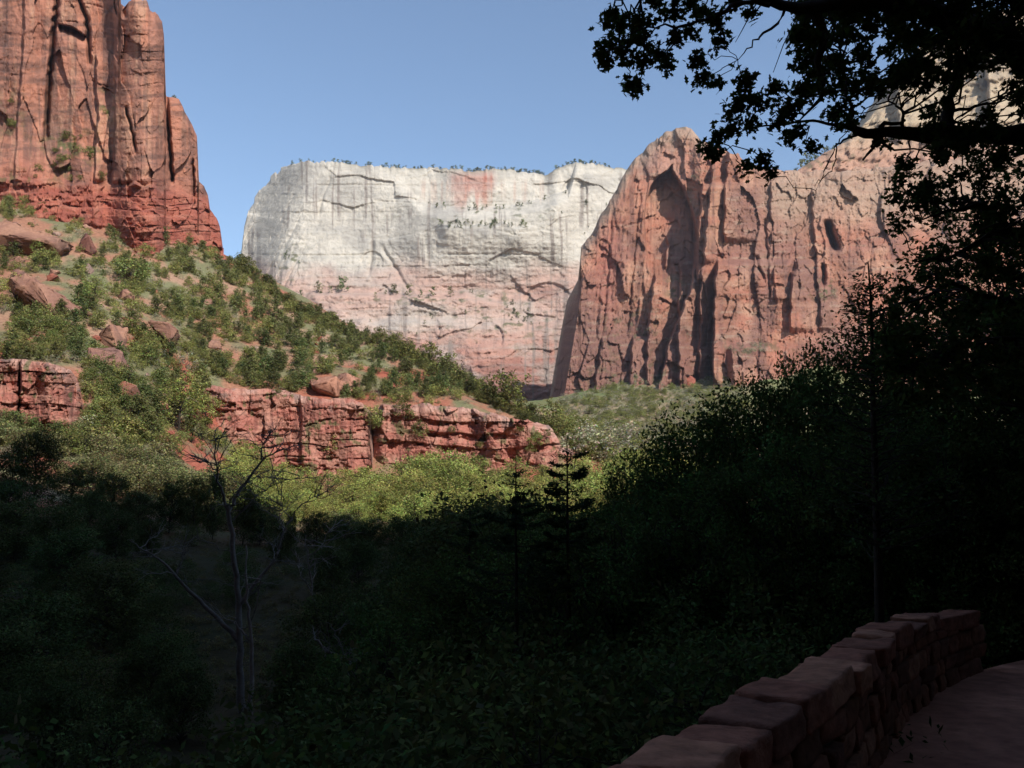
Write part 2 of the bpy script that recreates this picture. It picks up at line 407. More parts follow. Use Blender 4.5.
# ---- the red butte on the right
red_top = [(538, 430), (549, 402), (556, 360), (563, 321), (567, 301), (578, 280), (580, 262), (581, 247), (591, 235), (600, 218), (610, 200), (619, 184), (628, 168), (638, 156), (649, 145), (663, 134), (676, 127), (686, 127), (695, 131), (702, 140), (712, 146), (724, 151), (738, 154), (748, 162), (760, 168), (790, 172), (830, 170), (900, 165), (1100, 140)]
def rtop(px): return interp(px, red_top) + (2.6 * fbm(px / 6, 0 * px, 3, 105) + 2.2 * (_h(np.floor(px / 7 + .4 * vn(px / 5, 0 * px, 6)), 0 * px, 106) - .5)) * ss(575, 600, px)
def rY(px, py, D):
    wx = px + 4 * fbm(px / 30, py / 40, 2, 111)
    y = 1150 - .25 * np.clip(py - 130, 0, 300)
    y = y + 230 * np.clip((interp(py, [(262, 578), (278, 583), (305, 579), (344, 573), (401, 563), (430, 559)]) - px) / 14, 0, 1.3)
    y = y + 30 * np.exp(-D / 9) * (px < 700) + 8 * np.exp(-D / 2)
    y = y + np.clip(px - 760, 0, 400) * .35
    low = ss(300, 380, py)
    y = y + fbm(px / 40, py / 70, 2, 112) * 14 + facets(wx / 20, py / 60, 312, .8) * 12
    y = y + ridged(wx / 17, py / 110, 4, 113) * (1.0 + 3 * low) * ss(575, 600, px)
    y = y + facets(px / 12, py / 15, 314, 1.1) * 5 + facets(px / 3.2, py / 6, 315) * 2.2 + ridged(wx / 5, py / 80, 3, 316) * 1.2 - bedding(px, py + .06 * px, 10, 318, 11) * 2.6 * ss(-.25, .25, fbm(px / 22, py / 16, 3, 319))
    y = y + fbm(px / 3, py / 4, 4, 115, .65) * 1.8
    y = y - terraces(py, 11, 116, px, .3) * 1.9 - terraces(py, 4.1, 117, px, .3) * .9
    # great alcove under the summit
    arch_l = interp(py, [(160, 676), (170, 668), (176, 658), (186, 651), (200, 646), (220, 644), (245, 646), (280, 651), (330, 656)])
    al = ss(-1, 1, px - arch_l) * (1 - ss(-1, 2, px - interp(py, [(170, 671), (190, 684), (212, 692), (240, 697)]))) * (1 - ss(235, 300, py))
    y = y + 48 * al
    up = ss(-2, 2, px - interp(py, [(130, 668), (150, 640), (200, 628)])) * (1 - ss(690, 700, px)) * ss(134, 150, py) * (1 - ss(190, 240, py))
    y = y + 14 * up
    y = y + crack(px, py, [(640, 200), (634, 260), (628, 330)], 7, 1.2, 195, 330) + crack(px, py, [(612, 210), (606, 300), (600, 345)], 5, 1.2, 215, 345)
    # ribs with steep shaded left faces
    y = y + edge(px, py, [(703, 180), (697, 240), (690, 290), (668, 345), (655, 400)], 55, 60, 185, 420)
    y = y + edge(px, py, [(712, 165), (704, 260)], 30, 14, 165, 262)
    y = y + edge(px, py, [(728, 150), (724, 215)], 24, 40, 150, 240)
    y = y + edge(px, py, [(668, 236), (666, 268)], 20, 5, 238, 268, 2)
    y = y + edge(px, py, [(718, 250), (714, 300), (713, 390)], 62, 120, 262, 420)
    y = y + edge(px, py, [(702, 270), (700, 300), (698, 390)], 22, 12, 270, 380)
    y = y + edge(px, py, [(655, 270), (648, 330), (645, 400)], 24, 20, 275, 400)
    y = y + edge(px, py, [(680, 268), (678, 330), (680, 400)], 26, 18, 262, 395)
    y = y + edge(px, py, [(633, 330), (628, 395)], 26, 24, 338, 400)
    y = y + edge(px, py, [(601, 350), (592, 400)], 16, 30, 340, 400)
    y = y + edge(px, py, [(792, 270), (789, 330)], 26, 30, 272, 330)
    y = y + edge(px, py, [(770, 190), (776, 300)], 14, 40, 180, 300)
    y = y + edge(px, py, [(812, 200), (820, 320)], 14, 30, 190, 330)
    y = y + crack(px, py, [(826, 215), (830, 232), (836, 252)], 46, 4, 222, 250)
    y = y + crack(px, py, [(823, 266), (824, 285)], 22, 2.5, 265, 285)
    y = y + crack(px, py, [(795, 258), (790, 278)], 26, 3, 262, 280)
    y = y + crack(px, py, [(765, 220), (770, 300)], 8, 1.3, 220, 300)
    y = y + crack(px, py, [(756, 260), (764, 280)], 12, 1.5, 258, 282)
    y = y - 32 * ss(350, 395, py) * ss(600, 640, px) * 0 - 20 * low
    y = y - 30 * ss(342, 350, py) * ss(725, 735, px)               # ledge with grass, right of the big buttress
    return y
def rC(px, py, D):
    wy = py + 5 * fbm(px / 40, py / 18, 3, 121)
    red = lin(184, 112, 82); pk = lin(194, 138, 106); br = lin(152, 98, 74); tan = lin(180, 152, 126); dk = lin(112, 76, 68)
    C = mix(red, pk, ss(-.2, .4, fbm(px / 22, wy / 14, 4, 122)))
    C = mix(C, br, ss(-.15, .35, fbm(px / 9, py / 45, 4, 123)) * .8)
    C = mix(C, lin(126, 92, 84), ss(.0, .4, fbm(px / 34, py / 50, 3, 1123)) * .55)
    C = mix(C, dk, ss(.12, .5, fbm(px / 3, py / 46, 4, 124)) * .55)
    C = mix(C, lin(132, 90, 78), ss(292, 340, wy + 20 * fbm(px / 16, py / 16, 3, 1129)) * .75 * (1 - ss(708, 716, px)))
    C = mix(C, lin(190, 104, 82), blob(px, py, 607, 255, 14, 60) * .6)
    cap = np.exp(-(D / (15 + 4 * vn(px / 8, 0 * px, 125))) ** 2) * (px < 705)
    C = mix(C, tan, cap * .85); C = mix(C, lin(120, 110, 88), cap * ss(0, .4, fbm(px / 4, py / 4, 3, 126)) * .7)
    C = mix(C, tan, ss(745, 790, px) * (1 - ss(195, 245, wy)) * .7)
    C = mix(C, lin(196, 150, 128), blob(px, py, 668, 165, 26, 20) * .5)
    C = mix(C, lin(88, 92, 56), ss(.1, .4, fbm(px / 5, py / 5, 4, 127)) * (blob(px, py, 696, 190, 6, 24) + blob(px, py, 630, 330, 34, 28) * .8 + blob(px, py, 676, 288, 10, 16) + blob(px, py, 752, 348, 34, 9) + blob(px, py, 825, 290, 14, 14) + blob(px, py, 640, 378, 60, 14)) * .9)
    C = mix(C, pk * .72, np.exp(-np.abs(((wy) % 7.5) - 3.7)) * .45)
    C = mix(C, tan, ss(.3, .6, fbm(px / 16, py / 3, 3, 128)) * .4)
    C = mix(C, np.repeat((C @ [.3, .5, .2])[..., None], 3, -1), .12)
    return C * .78
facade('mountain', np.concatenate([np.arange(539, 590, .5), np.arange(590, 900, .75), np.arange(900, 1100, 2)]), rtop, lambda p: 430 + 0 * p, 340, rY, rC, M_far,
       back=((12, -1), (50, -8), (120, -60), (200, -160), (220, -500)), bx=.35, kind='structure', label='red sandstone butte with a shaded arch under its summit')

# ---- paler summit behind the butte, seen through the leaves
cr_top = [(700, 240), (780, 185), (800, 168), (830, 150), (850, 139), (868, 120), (882, 100), (900, 74), (920, 46), (945, 34), (990, 14), (1040, 0), (1200, -30)]
def cY(px, py, D):
    y = 1500 - 1.0 * np.clip(py - 60, 0, 300) + 15 * np.exp(-D / 3)
    y = y - bedding(px, py + .3 * px, 9, 333, 8) * 9 + facets(px / 30, py / 26, 331, .8, .6) * 16 + facets(px / 7, py / 6, 332) * 7 + fbm(px / 40, py / 50, 4, 131) * 14 + ridged(px / 16, py / 60, 4, 132) * 9 - terraces(py, 9, 133, px, .3) * 4 + fbm(px / 4, py / 6, 3, 134) * 3
    y = y + edge(px, py, [(895, 80), (900, 125)], 40, 60, 70, 130) + edge(px, py, [(985, 30), (990, 125)], 40, 60, 30, 130)
    return y
def cC(px, py, D):
    wy = py + 6 * fbm(px / 40, py / 20, 3, 135)
    C = mix(lin(186, 164, 134), lin(164, 146, 122), ss(0, .4, fbm(px / 20, wy / 14, 4, 136)))
    C = mix(C, lin(190, 142, 118), ss(120, 165, wy) * .9)
    C = mix(C, lin(98, 100, 66), ss(.15, .5, fbm(px / 6, py / 5, 4, 137)) * ss(140, 160, py) * .7)
    C = mix(C, lin(150, 118, 98), np.exp(-np.abs((wy % 8) - 4)) * .4)
    return C * .8
facade('mountain', np.arange(700, 1200, 1.6), lambda p: interp(p, cr_top) + 1.5 * fbm(p / 8, 0 * p, 3, 138), lambda p: 300 + 0 * p, 200, cY, cC, M_far,
       back=((20, 1), (200, 0), (600, -60), (620, -600)), kind='structure', label='cream topped summit behind the red butte, partly hidden by oak leaves')

# ---- the big red cliff upper left
lt = [(-260, -190), (-100, -180), (60, -150), (100, -120), (118, -60), (121, 4), (126, 8), (129, 2), (136, -2), (147, 1), (150, 10), (158, 14), (162, 22), (163, 34), (165, 60), (166, 96), (172, 97), (179, 99), (185, 112), (192, 124), (197, 134), (198.5, 150), (196, 163)]
ltop = [(-260, -190), (-100, -180), (60, -150), (100, -120), (118, -60), (121, 4), (126, 8), (129, 2), (136, -2), (147, 1), (150, 10), (158, 14), (162, 22), (164, 36), (166, 96), (172, 97), (179, 99), (185, 112), (192, 124), (197, 136), (199, 182), (204, 186), (208, 196), (210, 210), (216, 217), (220, 226), (223, 248)]
def lY(px, py, D):
    wx = px + 3 * fbm(px / 25, py / 40, 2, 141)
    base = interp(px, [(-260, 170), (0, 178), (50, 180), (75, 186), (105, 186), (140, 185), (165, 190), (200, 196), (223, 215)]) + 3 * vn(px / 9, 0 * px, 140)
    y = 440 + 0 * px
    y = y + 14 * np.exp(-D / 3)
    y = y + 45 * ss(160, 226, px) ** 1.5 - 14 * ss(100, 130, px) * (1 - ss(155, 170, px))
    y = y - 16 * blob(px, py, 142, 60, 22, 200)
    y = y + fbm(px / 45, py / 90, 2, 142) * 6 + facets(wx / 21, py / 60, 342) * 5.5
    y = y + facets(px / 12, py / 34, 343, .6, .8) * 1.2 + facets(px / 3.5, py / 3.5, 344) * .35 - bedding(px, py - .1 * px, 15, 345, 12) * .9 * ss(-.2, .2, fbm(px / 25, py / 20, 3, 346)) + fbm(px / 3, py / 4, 4, 144, .65) * .3
    y = y - terraces(py, 17, 145, px, .2) * .5 - terraces(py, 5.3, 146, px, .3) * .22
    y = y + crack(px, py, [(58, -100), (57, 0), (52, 50), (48, 100), (46, 140)], 16, 2.0, -200, 138)
    y = y + edge(px, py, [(25, -100), (24, 30), (18, 120), (14, 175)], 6, 28, -200, 180)
    y = y + crack(px, py, [(78, -60), (79, 2), (86, 16), (89, 40), (90, 62)], 11, 2.0, -200, 64)
    y = y + crack(px, py, [(60, 27), (72, 29)], 0, 1)
    ov = interp(px, [(58, 24), (72, 27), (86, 36)])
    y = y + 11 * ss(-1, 1, py - ov) * (1 - ss(0, 14, py - ov)) * ss(57, 61, px) * (1 - ss(84, 88, px))
    y = y + edge(px, py, [(116, -100), (117, 20), (114, 60), (115, 135), (113, 182)], 11, 46, -100, 184)
    y = y + crack(px, py, [(124, -30), (124, 10)], 20, 2.0, -60, 16)
    y = y + crack(px, py, [(126, 110), (131, 128), (136, 150)], 6, 1.3, 108, 152)
    y = y + crack(px, py, [(166, 90), (168, 130), (172, 180)], 14, 1.8, 95, 182)
    y = y + edge(px, py, [(96, 60), (98, 120), (94, 180)], 7, 17, 55, 182)
    y = y + crack(px, py, [(192, 160), (194, 182)], 7, 1.6, 160, 205)
    # talus toe / blocky basal layer steps out
    y = y - 7 * ss(-2, 2, py - base) - 4 * ss(-1, 1, py - base - 13) - 4 * ss(-1, 1, py - base - 24)
    bl = ss(-4, 4, py - base)
    y = y - bedding(px, py, 6.5, 147, 6) * 2.6 * bl + facets(px / 7, py / 8, 149, .8, .9) * 2.2 * bl
    # vegetated bench
    y = y - 14 * ss(0, 40, py - (138 + 5 * vn(px / 10, 0 * px, 148))) * (1 - ss(95, 115, px))
    return y
def lC(px, py, D):
    wy = py + 4 * fbm(px / 30, py / 14, 3, 151)
    base = interp(px, [(-260, 170), (0, 178), (50, 180), (75, 186), (105, 186), (140, 185), (165, 190), (200, 196), (223, 215)])
    a = lin(184, 122, 96); b = lin(164, 112, 92); c = lin(196, 148, 118); dk = lin(104, 78, 70); red = lin(172, 84, 66)
    C = mix(a, b, ss(-.3, .3, fbm(px / 20, wy / 30, 4, 152)))
    C = mix(C, c, ss(.05, .5, fbm(px / 8, py / 60, 4, 153)) * .7)
    C = mix(C, c, (blob(px, py, 147, 120, 5, 50) + blob(px, py, 128, 130, 7, 30)) * .7)
    C = mix(C, dk, ss(0.0, .4, fbm(px / 5, py / 70, 4, 154)) * .65)
    C = mix(C, dk, ss(.0, .4, fbm(px / 26, wy / 5, 4, 155)) * .6)
    C = mix(C, dk, blob(px, py, 2, 30, 14, 60) * .5)
    C = mix(C, red, ss(-14, 12, wy - base + 10 * fbm(px / 9, py / 9, 3, 159)) * .62)
    C = mix(C, lin(190, 128, 104), ss(0, .5, fbm(px / 14, wy / 4, 3, 156)) * .45)
    C = mix(C, lin(92, 98, 56), ss(.05, .4, fbm(px / 6, py / 6, 4, 157)) * np.clip(blob(px, py, 70, 148, 34, 18) + blob(px, py, 8, 115, 14, 22) + blob(px, py, 106, 105, 9, 18) + blob(px, py, 10, 175, 60, 10), 0, 1) * .85)
    C = mix(C, lin(180, 112, 90), blob(px, py, 30, 168, 30, 10) * .6)
    return C * .78
facade('mountain', np.concatenate([np.arange(-260, 0, 3), np.arange(0, 160, .5), np.arange(160, 224, .35)]), lambda p: interp(p, ltop) + .9 * vn(p / 2.5, 0 * p, 158) * (p < 223), lambda p: interp(p, [(-260, 240), (223, 262)]), 420, lY, lC, M_mid,
       back=((5, -.5), (25, -4), (80, -20), (160, -60), (200, -320)), bx=-.9, kind='structure', label='tall red cliff with dark vertical cracks above the green talus')

# ---- low red ledges
def ledge_depth(Y0, seed, amp=1.0):
    def f(px, py, D):
        y = Y0 + 2.5 * np.exp(-D / 2.5) - .03 * D
        y = y + fbm(px / 26, py / 60, 2, seed) * 5 * amp - bedding(px, py - .04 * px, 9.5, seed + 15, 9) * 2.4 * amp + facets(px / 22, py / 40, seed + 11, .9, .8) * 3.4 * amp + facets(px / 11, py / 14, seed + 12, .7, .8) * .8 * amp + facets(px / 3.5, py / 3, seed + 13) * .35 + fbm(px / 2.5, py / 2.5, 3, seed + 2, .65) * .25
        # jointed blocks
        cell = np.floor((px + 4 * vn(py / 12, px / 60, seed + 3)) / 11 + 3 * vn(py / 17, 0 * py, seed + 8) * 0)
        lay = np.floor((py + 4 * fbm(px / 25, 0 * py, 2, seed + 4)) / 9)
        y = y - .7 * amp * _h(cell, lay, seed + 5) * ss(20, 8, D) - .8 * amp * _h(np.floor(px / 23 + .6 * vn(py / 30, 0 * py, seed)), 0 * lay, seed + 9)
        # undercuts
        u = fbm(px / 14, py / 5, 3, seed + 7)
        y = y + 1.6 * ss(.42, .5, u) * ss(4, 8, D)
        return y
    return f
def ledge_col(seed):
    def f(px, py, D):
        wy = py + 3 * fbm(px / 20, py / 12, 3, seed)
        red = lin(190, 110, 88); org = lin(198, 132, 106); pale = lin(200, 150, 128); dk = lin(120, 70, 58)
        C = mix(red, org, ss(-.3, .3, fbm(px / 14, wy / 7, 4, seed + 1)))
        C = mix(C, pale, ss(16, 4, D) * ss(-.3, .2, fbm(px / 12, py / 8, 3, seed + 2)) * .8)
        C = mix(C, dk, ss(.05, .45, fbm(px / 4, py / 22, 4, seed + 3)) * .55)
        C = mix(C, lin(126, 106, 96), ss(.2, .5, fbm(px / 9, py / 6, 3, seed + 4)) * ss(20, 6, D) * .7)
        C = mix(C, dk, np.exp(-np.abs((wy % 10) - 5) * 1.4) * .5)
        C = mix(C, lin(92, 104, 52), ss(.3, .5, fbm(px / 7, py / 9, 3, seed + 5)) * .7)
        C = mix(C, np.repeat((C @ [.3, .5, .2])[..., None], 3, -1), .16)
        return C * .8
    return f
tA = [(-60, 360), (0, 359), (30, 360), (46, 363), (60, 365), (70, 370), (77, 379), (81, 392), (84, 414), (88, 452)]
facade('rock_outcrop', np.arange(-60, 88, .5), lambda p: interp(p, tA) + 1.5 * fbm(p / 6, 0 * p, 3, 161), lambda p: 452 + 0 * p, 150,
       lambda px, py, D: ledge_depth(212, 163, .9)(px, py, D) + 12 * ss(62, 92, px) + crack(px, py, [(20, 360), (18, 430)], 4, 1.3), ledge_col(170), M_ledge, back=((3, -.4), (12, -.5), (20, -3), (21, -16)), bx=-.9,
       label='red layered rock outcrop at the left edge of the hillside, just above the shaded trees', cat='rock outcrop', group='red ledges across the hillside')
tB = [(196, 410), (203, 390), (212, 386), (235, 389), (262, 389), (285, 390), (305, 397), (330, 399), (352, 399), (362, 403), (368, 412), (371, 440), (374, 486)]
facade('rock_outcrop', np.arange(196, 374, .5), lambda p: interp(p, tB) + 1.7 * fbm(p / 7, 0 * p, 3, 181), lambda p: 486 + 0 * p, 140,
       lambda px, py, D: ledge_depth(284, 183)(px, py, D) + 5 * (1 - ss(196, 225, px)) + 2 * ss(352, 372, px) + edge(px, py, [(300, 400), (303, 480)], 3, 40), ledge_col(190), M_ledge, back=((3, -.4), (14, -.5), (24, -3), (25, -26)),
       label='red rock outcrop with smooth lower face under the pair of big split boulders', cat='rock outcrop', group='red ledges across the hillside')
tC = [(364, 486), (368, 450), (373, 418), (381, 405), (400, 404), (430, 404), (455, 407), (480, 411), (505, 417), (530, 421), (548, 427), (555, 433), (562, 446), (580, 455), (592, 462), (600, 476)]
facade('rock_outcrop', np.arange(364, 600, .5), lambda p: interp(p, tC) + 1.8 * fbm(p / 7, 0 * p, 3, 201) + (p > 440) * 1.5 * vn(p / 3, 0 * p, 202), lambda p: 486 + 0 * p, 130,
       lambda px, py, D: ledge_depth(286, 203, 1.0)(px, py, D) + 3 * (1 - ss(366, 384, px)) + 14 * ss(520, 600, px), ledge_col(210), M_ledge, back=((3, -.4), (14, -.5), (24, -3), (25, -26)),
       label='long ragged red rock outcrop tapering down to the valley trees', cat='rock outcrop', group='red ledges across the hillside')
tD = [(588, 458), (600, 449), (614, 440), (622, 443), (640, 436), (656, 444), (670, 438), (700, 444), (730, 441), (760, 448)]
facade('rock_outcrop', np.arange(588, 760, .7), lambda p: interp(p, tD) + 2 * fbm(p / 6, 0 * p, 3, 221), lambda p: 470 + 0 * p, 50,
       lambda px, py, D: ledge_depth(415, 223, 1.4)(px, py, D), lambda px, py, D: mix(ledge_col(230)(px, py, D), lin(190, 160, 138) * .8, .5), M_ledge, back=((4, -.4), (30, 1), (40, -3), (41, -20)),
       label='low pinkish broken rock outcrop at the foot of the far grassy talus', cat='rock outcrop', group='red ledges across the hillside')

# ------------------------------------------------------------------ boulders
import bmesh
def boulder(px, py, w, h, label, seed, cols=(lin(176, 130, 106), lin(150, 108, 92)), dep=None, tilt=0., sink=.22, sides=11):
    Q, ok = hit(px, py + h * .35); c = Q[0]; Y = c[1]
    W = w / F * Y; H = h / F * Y; Dp = dep or W * .8
    r = np.random.RandomState(seed)
    pts = r.normal(size=(sides, 3)); pts /= np.linalg.norm(pts, axis=1)[:, None]
    pts = np.sign(pts) * np.abs(pts) ** .75
    pts *= np.array([W / 2, Dp / 2, H / 2]) * 1.05
    ca, sa = math.cos(tilt), math.sin(tilt)
    pts = np.stack([pts[:, 0] * ca - pts[:, 2] * sa, pts[:, 1], pts[:, 0] * sa + pts[:, 2] * ca], -1)
    bm = bmesh.new()
    for p in pts: bm.verts.new(p)
    bmesh.ops.convex_hull(bm, input=bm.verts)
    for v in [v for v in bm.verts if not v.link_faces]: bm.verts.remove(v)
    bmesh.ops.dissolve_limit(bm, angle_limit=R(12), verts=bm.verts, edges=bm.edges)
    bmesh.ops.bevel(bm, geom=list(bm.edges), offset=min(W, H) * .02, segments=1, affect='EDGES', profile=.6)
    bmesh.ops.triangulate(bm, faces=bm.faces)
    for _ in range(5):
        long = [e for e in bm.edges if e.calc_length() > max(W, H) / 34]
        if not long or len(bm.verts) > 7000: break
        bmesh.ops.subdivide_edges(bm, edges=long, cuts=1)
    bm.normal_update()
    V = np.array([v.co[:] for v in bm.verts]); N = np.array([v.normal[:] for v in bm.verts])
    s = W * .16
    d = ridged(V[:, 0] / s + V[:, 1] / s, V[:, 2] / s * 1.6, 4, seed) * .034 * W + fbm(V[:, 0] / s * 3, V[:, 2] / s * 6, 3, seed + 1) * .012 * W
    d = d + facets(V[:, 0] / s * .8 + V[:, 1] / s * .5, V[:, 2] / s * 1.6, seed + 5, .8, .8) * .035 * W
    V = V + N * d[:, None]
    Fc = [[v.index for v in f.verts] for f in bm.faces]
    bm.free()
    t = ss(-.3, .3, fbm(V[:, 0] / s, V[:, 2] / s * 2, 4, seed + 2))
    C = mix(cols[0], cols[1], t) * .8
    C = mix(C, lin(92, 74, 68) * .8, ss(.2, .5, fbm(V[:, 0] / s * 2, V[:, 2] / s, 4, seed + 3)) * .6)
    me = mk_mesh('boulder', V, Fc, C)
    o = ob('boulder', me, M_boulder, label=label, cat='boulder')
    mid = at(px, py, Y); o.location = (mid[0], Y, mid[2] - H * .1)
    return o
boulder(30, 240, 84, 34, 'widest tan slab boulder lying high on the left slope under the red cliff', 1, tilt=-.12, sides=16)
boulder(92, 244, 26, 30, 'small dark cleft boulder right of the widest slab on the left slope', 2, cols=(lin(150, 100, 84), lin(120, 78, 68)))
boulder(50, 294, 80, 36, 'long pinkish boulder sloping down to the right in the middle of the left slope', 3, tilt=-.42, sides=16)
boulder(108, 338, 46, 30, 'pale ledged boulder, the upper one of the stacked pair on the left slope', 4, tilt=.2)
boulder(110, 360, 44, 28, 'purplish boulder, the lower one of the stacked pair on the left slope', 5, tilt=-.5, cols=(lin(160, 116, 100), lin(136, 100, 90)))
boulder(160, 332, 40, 32, 'angular wedge boulder right of the stacked pair on the slope', 6, tilt=-.3)
boulder(126, 296, 22, 18, 'small round boulder above the angular wedge boulder', 7)
boulder(124, 392, 30, 22, 'pointed leaning boulder between the two red outcrops', 8, tilt=.5, cols=(lin(170, 110, 88), lin(150, 108, 92)))
boulder(125, 412, 28, 16, 'flat pink boulder just below the pointed leaning boulder', 9)
boulder(325, 386, 34, 30, 'left half of the split tan boulder perched on the red outcrop', 10, tilt=.3, cols=(lin(188, 134, 108), lin(166, 116, 94)))
boulder(346, 384, 30, 26, 'right half of the split tan boulder perched on the red outcrop', 11, tilt=-.3, cols=(lin(192, 138, 114), lin(170, 120, 98)))
boulder(157, 471, 26, 20, 'cracked pale boulder at the edge of the shade low on the left slope', 12, cols=(lin(190, 150, 130), lin(150, 116, 104)))
boulder(12, 262, 26, 16, 'small tan boulder left of the long pinkish boulder', 13)
boulder(222, 262, 14, 10, 'small grey boulder below the foot of the tall red cliff', 14, cols=(lin(150, 134, 120), lin(130, 112, 100)))
boulder(208, 302, 12, 9, 'small pink boulder half way up the slope among junipers', 15)
boulder(616, 446, 8, 12, 'white upright boulder on the low pinkish outcrop in the valley', 17, cols=(lin(225, 215, 200), lin(210, 200, 186)))
boulder(690, 381, 11, 18, 'slim red rock pillar standing at the foot of the red butte', 18, cols=(lin(190, 112, 90), lin(170, 100, 82)), sink=0)
rb = random.Random(31)
for i in range(46):
    if i < 30: bx_, by_ = rb.uniform(5, 240), rb.uniform(225, 440)
    else: bx_, by_ = rb.uniform(240, 520), rb.uniform(330, 408)
    if by_ < interp(bx_, [(0, 200), (240, 275), (300, 318), (400, 358), (520, 412)]): continue
    if (bx_ < 92 and by_ > 355) or (bx_ > 200 and by_ > 388): continue
    w_ = rb.uniform(6, 17)
    boulder(bx_, by_, w_, w_ * rb.uniform(.55, .85), 'small angular reddish boulder lying among the shrubs of the hillside', 60 + i, tilt=rb.uniform(-.5, .5), cols=rb.choice([(lin(186, 138, 114), lin(156, 116, 100)), (lin(176, 104, 82), lin(156, 92, 76)), (lin(184, 150, 130), lin(150, 124, 112))]))['group'] = 'small boulders scattered over the hillside'
# ------------------------------------------------------------------ foliage machinery
QUAD = np.array([(-.5, 0, 0), (0, -.28, .05), (.5, 0, 0), (0, .28, .05)])
OAK = np.array([(-.5, 0, 0), (-.3, -.1, .02), (-.2, -.27, .04), (-.05, -.13, .03), (.12, -.3, .05), (.2, -.14, .03), (.5, 0, -.04),
                (.2, .14, .03), (.12, .3, .05), (-.05, .13, .03), (-.2, .27, .04), (-.3, .1, .02)])
BLADE = np.array([(-.5, 0, 0), (0, -.14, .02), (.5, 0, 0), (0, .14, .02)])

def leaves(P, size, tmpl, r, up=.5, col=(.08, .12, .035), cvar=.3, axis=None):
    n = len(P)
    N = r.normal(size=(n, 3)); N[:, 2] = np.abs(N[:, 2]) * (1 + up) + up * .5
    N /= np.linalg.norm(N, axis=1)[:, None]
    T = r.normal(size=(n, 3)) if axis is None else axis + r.normal(size=(n, 3)) * .45
    T -= (T * N).sum(1)[:, None] * N; T /= np.linalg.norm(T, axis=1)[:, None] + 1e-9
    B = np.cross(N, T)
    s = size * (.65 + .7 * r.rand(n))
    k = len(tmpl)
    V = P[:, None] + s[:, None, None] * (T[:, None] * tmpl[None, :, :1] + B[:, None] * tmpl[None, :, 1:2] + N[:, None] * tmpl[None, :, 2:])
    Fc = (np.arange(n)[:, None] * k + np.arange(k)[None])
    c = np.asarray(col)[None] * (1 + cvar * (r.rand(n, 1) * 2 - 1)) * (1 + .12 * r.normal(size=(n, 3)))
    if c.shape[0] == 1: c = np.repeat(c, n, 0)
    C = np.repeat(np.clip(c, .004, .6)[:, None], k, 1)
    return V.reshape(-1, 3), Fc, C.reshape(-1, 3)

class Tubes:
    def __init__(s): s.V = []; s.F = []; s.n = 0
    def add(s, pts, rad, sides=6):
        pts = np.asarray(pts, float); m = len(pts)
        rad = np.broadcast_to(np.asarray(rad, float), (m,))
        d = np.gradient(pts, axis=0); d /= np.linalg.norm(d, axis=1)[:, None] + 1e-9
        ref = np.where(np.abs(d[:, 2:3]) > .9, [[1., 0, 0]], [[0., 0, 1]])
        u = np.cross(d, ref); u /= np.linalg.norm(u, axis=1)[:, None] + 1e-9
        w = np.cross(d, u)
        a = np.linspace(0, 2 * np.pi, sides, endpoint=False)
        ring = pts[:, None] + rad[:, None, None] * (np.cos(a)[None, :, None] * u[:, None] + np.sin(a)[None, :, None] * w[:, None])
        s.V.append(ring.reshape(-1, 3))
        i = np.arange(m - 1)[:, None] * sides; j = np.arange(sides)[None]; j2 = (j + 1) % sides
        s.F.append((np.stack([i + j, i + j2, i + sides + j2, i + sides + j], -1).reshape(-1, 4) + s.n))
        s.n += m * sides
    def mesh(s, name):
        return mk_mesh(name, np.vstack(s.V), np.vstack(s.F), smooth=True)

def wiggle(a, b, n, amp, r, sag=0):
    a = np.asarray(a, float); b = np.asarray(b, float)
    t = np.linspace(0, 1, n)[:, None]; L = np.linalg.norm(b - a)
    j = r.normal(size=(n, 3)) * amp * L; j[0] = 0; j[-1] = 0
    p = a * (1 - t) + b * t + j
    p[:, 2] += -sag * L * (t[:, 0] * (1 - t[:, 0])) * 4 * -1
    return p

